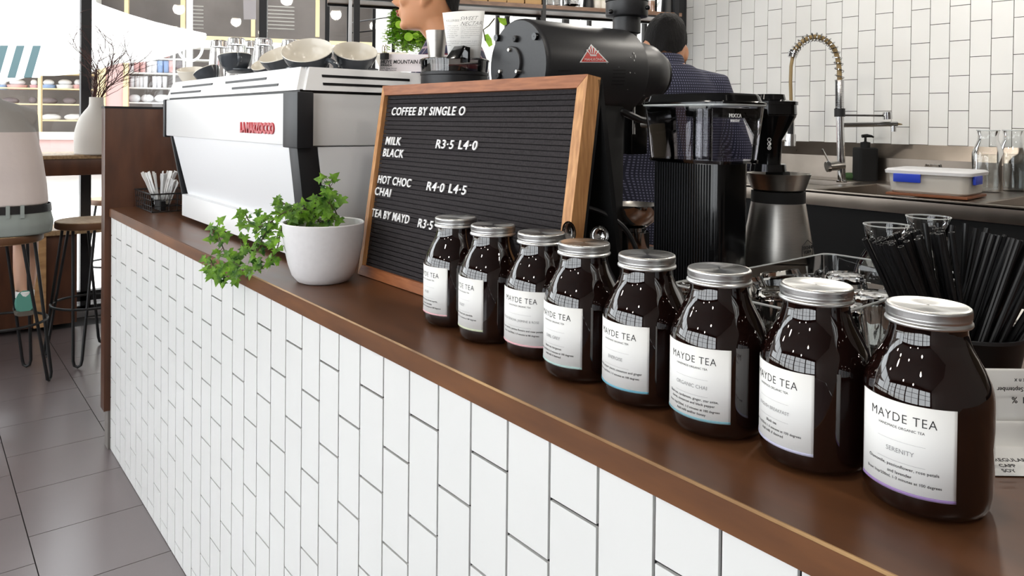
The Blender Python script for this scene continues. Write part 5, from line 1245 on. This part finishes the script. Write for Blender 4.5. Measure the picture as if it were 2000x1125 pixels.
# ================================================================ PEOPLE
def hand(b, w, d, n, s=1.0, side=1):
    """palm and five bent fingers: w wrist, d direction of the fingers, n back of the hand"""
    d = d.normalized(); n = (n-d*n.dot(d)).normalized(); x = d.cross(n)*side
    b.loft([(w, x*.026*s, n*.019*s), (w+d*.03*s, x*.036*s, n*.017*s), (w+d*.075*s, x*.042*s, n*.015*s), (w+d*.092*s, x*.038*s, n*.012*s)], 16, 2.5)
    for i, (o, L) in enumerate(((-.031, .066), (-.0105, .076), (.0105, .072), (.031, .058))):
        p = w+d*.085*s+x*o*s; q = p+d*L*.45*s-n*.006*s; r = q+(d*.85-n*.5)*L*.35*s; e = r+(d*.6-n*.8)*L*.28*s
        b.tube([p, q, r, e], [.0095*s, .009*s, .0085*s, .0072*s], 8)
    p = w+d*.03*s-x*.03*s; q = p+(d*.6-x*.7)*.045*s; r = q+(d*.85-x*.2-n*.3)*.032*s; b.tube([w+d*.01*s-x*.01*s, p, q, r], [.016*s, .014*s, .011*s, .0085*s], 8)
def head(b, c, q, s=1.0):
    """c = point under the chin on the neck axis, q = orientation (local +Y is the way the face looks)"""
    F = lambda x, y, z: c+q @ (Vector((x, y, z))*s)
    X, Y = q @ Vector((1, 0, 0)), q @ Vector((0, 1, 0))
    b.loft([(F(0, (f+k)/2, z), X*w*s, Y*(f-k)/2*s) for z, f, k, w in ((-.012, .062, -.068, .046), (.004, .084, -.078, .054), (.03, .092, -.09, .063), (.06, .092, -.098, .069), (.09, .092, -.104, .073), (.12, .090, -.108, .076), (.155, .092, -.106, .076), (.185, .080, -.096, .069), (.21, .058, -.075, .055), (.226, .03, -.045, .03), (.230, .006, -.01, .006))], 28, 2.15)
    ball = lambda x, y, z, r: b.ball(F(x, y, z), tuple(v*s for v in r), 8, q)
    ball(0, .078, .006, (.026, .020, .018)); ball(0, .094, .083, (.017, .018, .014)); b.tube([F(0, .088, .125), F(0, .104, .095), F(0, .116, .082)], [.008*s, .011*s, .013*s], 8)
    ball(.014, .098, .079, (.009, .010, .008)); ball(-.014, .098, .079, (.009, .010, .008))
    ball(0, .092, .054, (.025, .012, .007)); ball(0, .090, .042, (.022, .012, .008))
    ball(.033, .080, .133, (.026, .014, .008)); ball(-.033, .080, .133, (.026, .014, .008)); ball(.042, .066, .085, (.022, .022, .02)); ball(-.042, .066, .085, (.022, .022, .02))
    for sd in (-1, 1): b.ball(F(sd*.079, -.012, .098), (.010*s, .021*s, .033*s), 8, q @ Euler((R_(-12), 0, R_(sd*-22))).to_quaternion()); ball(sd*.074, -.002, .068, (.007, .010, .012))
def hair_cap(c, q, s, parent, m, nape=.035, front=.165, name='hair'):
    """close cap over the skull, long on top and short to the nape"""
    b = B(); N = 40; rows = []
    for j in range(0, 13):
        v = j/12; row = []
        for i in range(N):
            t = 2*math.pi*i/N; y = math.cos(t); fr = (y+1)/2
            zlow = nape+(front-nape)*(fr**1.3)+.075*abs(math.sin(t))**4*(1-fr)+.006*math.sin(11*t)*math.sin(5*t)
            if abs(math.sin(t)) > .86 or (fr > .35 and abs(math.sin(t)) > .7): zlow = max(zlow, .118)
            z = zlow+(.246-zlow)*v**.85
            w = .081*math.sqrt(max(.0, 1-max(0, (z-.12)/.128)**2.7)) if z > .12 else .074+.007*max(0, (z-.04))/.08
            dpt = .112*math.sqrt(max(.0, 1-max(0, (z-.12)/.128)**2.8)) if z > .12 else .100+.012*max(0, (z-.05))/.07
            yy = -.008+y*dpt+.004*math.sin(9*t+v*7); xx = math.sin(t)*w
            row.append(c+q @ (Vector((xx, yy, z+.004*math.sin(13*t)*v))*s))
        rows.append(row)
    b.rings(rows, False); b.poly(rows[-1]); b.obj(name, m, parent, world=True, ang=60)
def person(name, label, loc, rz, H, skin, arms, shirt, trousers=None, head_tilt=(0, 0, 0), drop=0, loose=.024, hfwd=0, nape=.035):
    """standing figure; arms = [(elbow, wrist, finger direction)] for left(-x) and right(+x), in metres for H=1.75"""
    t = thing(name, label, 'person', loc, rz); Mx = xf(t); s = H/1.75; q = Mx.to_quaternion()
    L = lambda x, y, z: Mx @ (Vector((x, y, z))*s)
    X, Y = q @ Vector((1, 0, 0))*s, q @ Vector((0, 1, 0))*s
    b = B()
    for sd in (-1, 1):
        b.tube([L(sd*.09, 0, .92), L(sd*.095, .01, .7), L(sd*.10, .015, .48), L(sd*.10, -.015, .36), L(sd*.10, -.01, .1), L(sd*.10, 0, .03)], [.088*s, .078*s, .056*s, .055*s, .038*s, .04*s], 14)
        b.loft([(L(sd*.10, -.06, .035), X*.035, q @ Vector((0, 0, .034*s))), (L(sd*.10, .05, .035), X*.042, q @ Vector((0, 0, .034*s))), (L(sd*.105, .17, .025), X*.036, q @ Vector((0, 0, .022*s)))], 12)
    tor = [(.86, .15, .10, 0), (.95, .165, .115, 0), (1.08, .145, .1, .005), (1.2, .155, .11, .005), (1.32, .175, .115, -.005), (1.40, .165, .1, -.012), (1.45, .11, .075, -.015), (1.49, .062, .06, -.01)]
    b.loft([(L(0, y, z), X*w, Y*d) for z, w, d, y in tor], 28, 2.3)
    b.tube([L(0, -.02, 1.42), L(0, -.012+hfwd*.5+drop*.25, 1.50-drop*.4), L(0, hfwd+drop*.5, 1.56-drop)], [.066*s, .058*s, .058*s], 16)
    for (sd, (el, wr, fd)) in zip((-1, 1), arms):
        S0 = L(sd*.175, -.01, 1.39); b.tube([L(sd*.10, -.01, 1.40), S0, S0.lerp(L(*el), .5), L(*el), L(*el).lerp(L(*wr), .45), L(*wr)], [.06*s, .058*s, .046*s, .041*s, .038*s, .026*s], 14)
        hand(b, L(*wr), q @ Vector(fd), q @ Vector((sd*.7, .1, .7)), s, -sd)
    hc = L(0, .005+drop*.5+hfwd, 1.525-drop); hq = q @ Euler(head_tilt).to_quaternion()
    head(b, hc, hq, s)
    remesh(b, .0062, 'body', skin, t)
    # shirt
    b = B(); e = loose
    b.loft([(L(0, y, z), X*(w+(e if z < 1.35 else min(e, .024))), Y*(d+min(e, .03))) for z, w, d, y in [(.80, .158, .11, 0)]+tor[1:6]+[(1.445, .118, .08, -.016), (1.475, .07, .066, -.012)]], 28, 2.3)
    for (sd, (el, wr, fd)) in zip((-1, 1), arms):
        S0 = L(sd*.175, -.01, 1.39); k = .82
        b.tube([L(sd*.09, -.01, 1.40), S0, S0.lerp(L(*el), .5), L(*el), L(*el).lerp(L(*wr), .35), L(*el).lerp(L(*wr), k*.7)], [.07*s, .071*s, .062*s, .055*s, .053*s, .05*s], 14)
    remesh(b, .0075, 'shirt', shirt, t, 4)
    b = B(); b.lathe([(.064*s, -.012*s), (.075*s, -.02*s), (.071*s, .018*s), (.066*s, .03*s), (.061*s, .028*s)], L(0, -.014+hfwd*.2, 1.475), 28, axis=q @ Vector((0, .18+hfwd*3, 1))); b.obj('collar', shirt, t, world=True)
    b = B()
    for sd in (-1, 1): b.tube([L(sd*.088, 0, .93), L(sd*.095, .01, .7), L(sd*.10, .015, .48), L(sd*.10, -.012, .3), L(sd*.10, -.01, .07)], [.104*s, .09*s, .07*s, .066*s, .06*s], 14)
    b.loft([(L(0, 0, .84), X*.165, Y*.115), (L(0, 0, .98), X*.172, Y*.124)], 24); remesh(b, .009, 'trousers', M['jeans'], t, 3)
    hair_cap(hc, hq, s, t, M['hair'], nape=nape); return t, hc, hq
# barista in profile behind the machine
pb = at(839, 48, 2.72); Hb = (1.25+(235-50)/FPX*2.72)/(1.525/1.75)
bt_, hc, hq = person('person', 'young barista in profile facing left, in a navy and red plaid shirt', (pb.x+RT0.x*.07, pb.y+RT0.y*.07, 0), math.atan2(.624, -.781)-R_(4), Hb, M['skin'], [((-.25, -.05, 1.13), (-.25, .05, .90), (.1, .2, -1)), ((.25, -.05, 1.13), (.25, .05, .90), (-.1, .2, -1))], M['plaid'], head_tilt=(R_(-3), 0, 0), hfwd=.07)
b = B(); sc_ = Hb/1.75; f = lambda x, y, z: hc+hq @ (Vector((x, y, z))*sc_)
b.ball(f(0, .1015, .0545), (.022*sc_, .0065*sc_, .0052*sc_), 8, hq); b.ball(f(0, .0995, .0425), (.02*sc_, .0065*sc_, .006*sc_), 8, hq); b.obj('lips', M['lip'], bt_, world=True)
# second man seen from behind at the sink
pm = at(1297, 100, 2.72); Hm = 1.73
fx2 = Vector((pm.x, pm.y, 0)).normalized()
mt_, hc, hq = person('person', 'man seen from behind in a navy checked shirt working at the sink', (pm.x, pm.y, 0), math.atan2(-fx2.x, fx2.y)+R_(6), Hm, M['skin'], [((-.245, .0, 1.13), (-.22, .22, 1.03), (.3, 1, -.1)), ((.275, -.02, 1.13), (.36, .16, 1.12), (.5, .6, .1))], M['check'], head_tilt=(R_(-16), R_(5), 0), drop=.092, loose=.055, nape=.06)
# seated customer at the window
sc3 = thing('person', 'customer seen from behind in white t-shirt and grey shorts, seated at the window', 'person', (p1.x, p1.y, .70), R_(86))
Mx = xf(sc3); q3 = Mx.to_quaternion(); L = lambda x, y, z: Mx @ Vector((x, y, z)); X, Y = q3 @ Vector((1, 0, 0)), q3 @ Vector((0, 1, 0))
lx3 = lambda z: -.01-.42*max(0, z-.22)**1.25
tor = [(.02, .18, .12, 0), (.10, .175, .115, 0), (.22, .172, .108, .01), (.36, .19, .115, .03), (.48, .205, .12, .05), (.57, .19, .105, .06), (.64, .12, .08, .08)]
b = B(); b.loft([(L(lx3(z), y, z), X*w, Y*d) for z, w, d, y in tor], 28, 2.3)
hipx = (('l', -.1, -.13), ('r', .09, .105))
for n_, hx, kx in hipx:
    sd = -1 if n_ == 'l' else 1
    b.tube([L(hx, -.02, .06), L(kx, .2, .055), L(kx+.01*sd, .40, .02)], [.095, .085, .062], 14)
    fx_, fy_, fz_ = (kx-.01, .155, -.33)
    b.tube([L(kx+.01*sd, .40, .02), L(kx, .36, -.08), L(kx-.005, .26, -.22), L(fx_, .18, -.33), L(fx_, .155, -.36)], [.06, .058, .054, .040, .036], 14)
    b.loft([(L(fx_, .12, -.385), X*.036, q3 @ Vector((0, .0, .034))), (L(fx_, .22, -.37), X*.042, q3 @ Vector((0, 0, .03))), (L(fx_, .34, -.385), X*.036, q3 @ Vector((0, 0, .02)))], 14)
    S0 = L(sd*.185+lx3(.53), .07, .53); el, wr = L(sd*.19-.1, .28, .36), L(sd*.12-.14, .46, .375)
    b.tube([L(sd*.1+lx3(.55), .06, .55), S0, S0.lerp(el, .5), el, el.lerp(wr, .45), wr], [.06, .06, .05, .043, .04, .028], 14)
    hand(b, wr, q3 @ Vector((-sd*.4, 1, -.1)), q3 @ Vector((0, 0, 1)), 1, -sd)
b.tube([L(-.15, .07, .58), L(-.23, .11, .70)], [.062, .058], 16)
hc3, hq3 = L(-.245, .13, .715), q3 @ Euler((R_(-12), R_(-14), 0)).to_quaternion(); head(b, hc3, hq3)
remesh(b, .0065, 'body', M['skin2'], sc3)
hair_cap(hc3, hq3, 1, sc3, M['hair'])
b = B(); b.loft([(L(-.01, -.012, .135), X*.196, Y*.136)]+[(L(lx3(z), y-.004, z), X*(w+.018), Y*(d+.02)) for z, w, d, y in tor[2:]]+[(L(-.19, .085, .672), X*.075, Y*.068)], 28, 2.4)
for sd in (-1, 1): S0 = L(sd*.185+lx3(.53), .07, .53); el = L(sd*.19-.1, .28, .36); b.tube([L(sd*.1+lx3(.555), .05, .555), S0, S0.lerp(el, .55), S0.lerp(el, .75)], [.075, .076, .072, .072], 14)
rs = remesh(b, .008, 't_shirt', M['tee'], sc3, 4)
b = B(); b.loft([(L(-.005, -.005, -.0), X*.205, Y*.155), (L(-.005, -.01, .05), X*.212, Y*.155), (L(-.005, -.01, .10), X*.20, Y*.142), (L(-.005, -.008, .128), X*.19, Y*.132)], 28, 2.6)
for n_, hx, kx in hipx: b.tube([L(hx, -.02, .065), L(kx, .2, .06), L(kx, .36, .035)], [.112, .102, .085], 14)
remesh(b, .008, 'shorts', M['shorts'], sc3, 3)
b = B(); n = 48; mk_ = lambda z, e: [L(-.005, -.01, z)+X*math.copysign(abs(math.cos(2*math.pi*i/n))**.8, math.cos(2*math.pi*i/n))*(.193+e)+Y*math.copysign(abs(math.sin(2*math.pi*i/n))**.8, math.sin(2*math.pi*i/n))*(.135+e) for i in range(n)]
b.rings([mk_(.103, .006), mk_(.103, .011), mk_(.137, .008), mk_(.137, .003)], False); b.obj('belt', M['belt'], sc3, world=True)
for x in (.02, .075): B().hexa([L(x-.008, -.158, .085), L(x+.008, -.158, .085), L(x+.008, -.152, .085), L(x-.008, -.152, .085), L(x-.008, -.155, .143), L(x+.008, -.155, .143), L(x+.008, -.149, .143), L(x-.008, -.149, .143)]).obj('belt_loop', M['shorts'], sc3, world=True, smooth=False)
for n_, hx, kx in hipx:
    fx_ = kx-.01; sh_ = B()
    sh_.loft([(L(fx_, .10, -.35), X*.036, q3 @ Vector((0, .012, .05))), (L(fx_, .13, -.365), X*.042, q3 @ Vector((0, .01, .048))), (L(fx_, .24, -.378), X*.046, q3 @ Vector((0, 0, .034))), (L(fx_, .345, -.393), X*.042, q3 @ Vector((0, 0, .022))), (L(fx_, .38, -.396), X*.02, q3 @ Vector((0, 0, .012)))], 18, 2.6)
    o = sh_.obj('shoe', M['teal'], sc3, world=True)
    b = B(); b.loft([(L(fx_, .088, -.408), X*.034, q3 @ Vector((0, .0, .012))), (L(fx_, .12, -.410), X*.044, q3 @ Vector((0, 0, .012))), (L(fx_, .24, -.414), X*.049, q3 @ Vector((0, 0, .011))), (L(fx_, .36, -.418), X*.044, q3 @ Vector((0, 0, .010))), (L(fx_, .39, -.418), X*.02, q3 @ Vector((0, 0, .009)))], 16, 4); b.obj('sole', M['sole'], o, world=True)
    b = B(); b.lathe([(.040, -.02), (.041, .008), (.038, .012)], L(fx_, .145, -.318), 20); b.obj('sock', M['paper'], sc3, world=True)

# ================================================================ ROOM LAMPS (over the bar, above the picture; they glint in the jars)
for i, (x, y) in enumerate(((-2.2, -1.0), (-1.1, -1.0), (0, -1.3), (-3.2, -1.0), (-1.6, -2.2), (-.5, -2.4), (-2.6, .6), (-1.5, .6), (-.4, .6), (.7, .6), (-2.4, 2.6), (-1.0, 2.6), (.4, 2.6), (-2.0, 3.3), (-.4, 3.3))):
    t = thing('pendant_lamp', 'pendant lamp with a pale bulb hanging from the ceiling over the bar', 'lamp', (x, y, 2.55), 0, 'pendant lamps')
    B().cyl((0, 0, .06), (0, 0, .65), .004, n=6).obj('cord', M['black'], t); B().lathe([(.02, .07), (.1, .0), (.11, -.03)], n=24).obj('shade', M['black'], t)
    B().ball((0, 0, -.01), .035, 10).obj('bulb', M['bulb'], t)
    lamp('pendant_light', 'POINT', (x, y, 2.49), 9 if y < 0 else 16 if y < 2 else 26 if y < 3 else 18, (1, .95, .88), shadow_soft_size=.06)
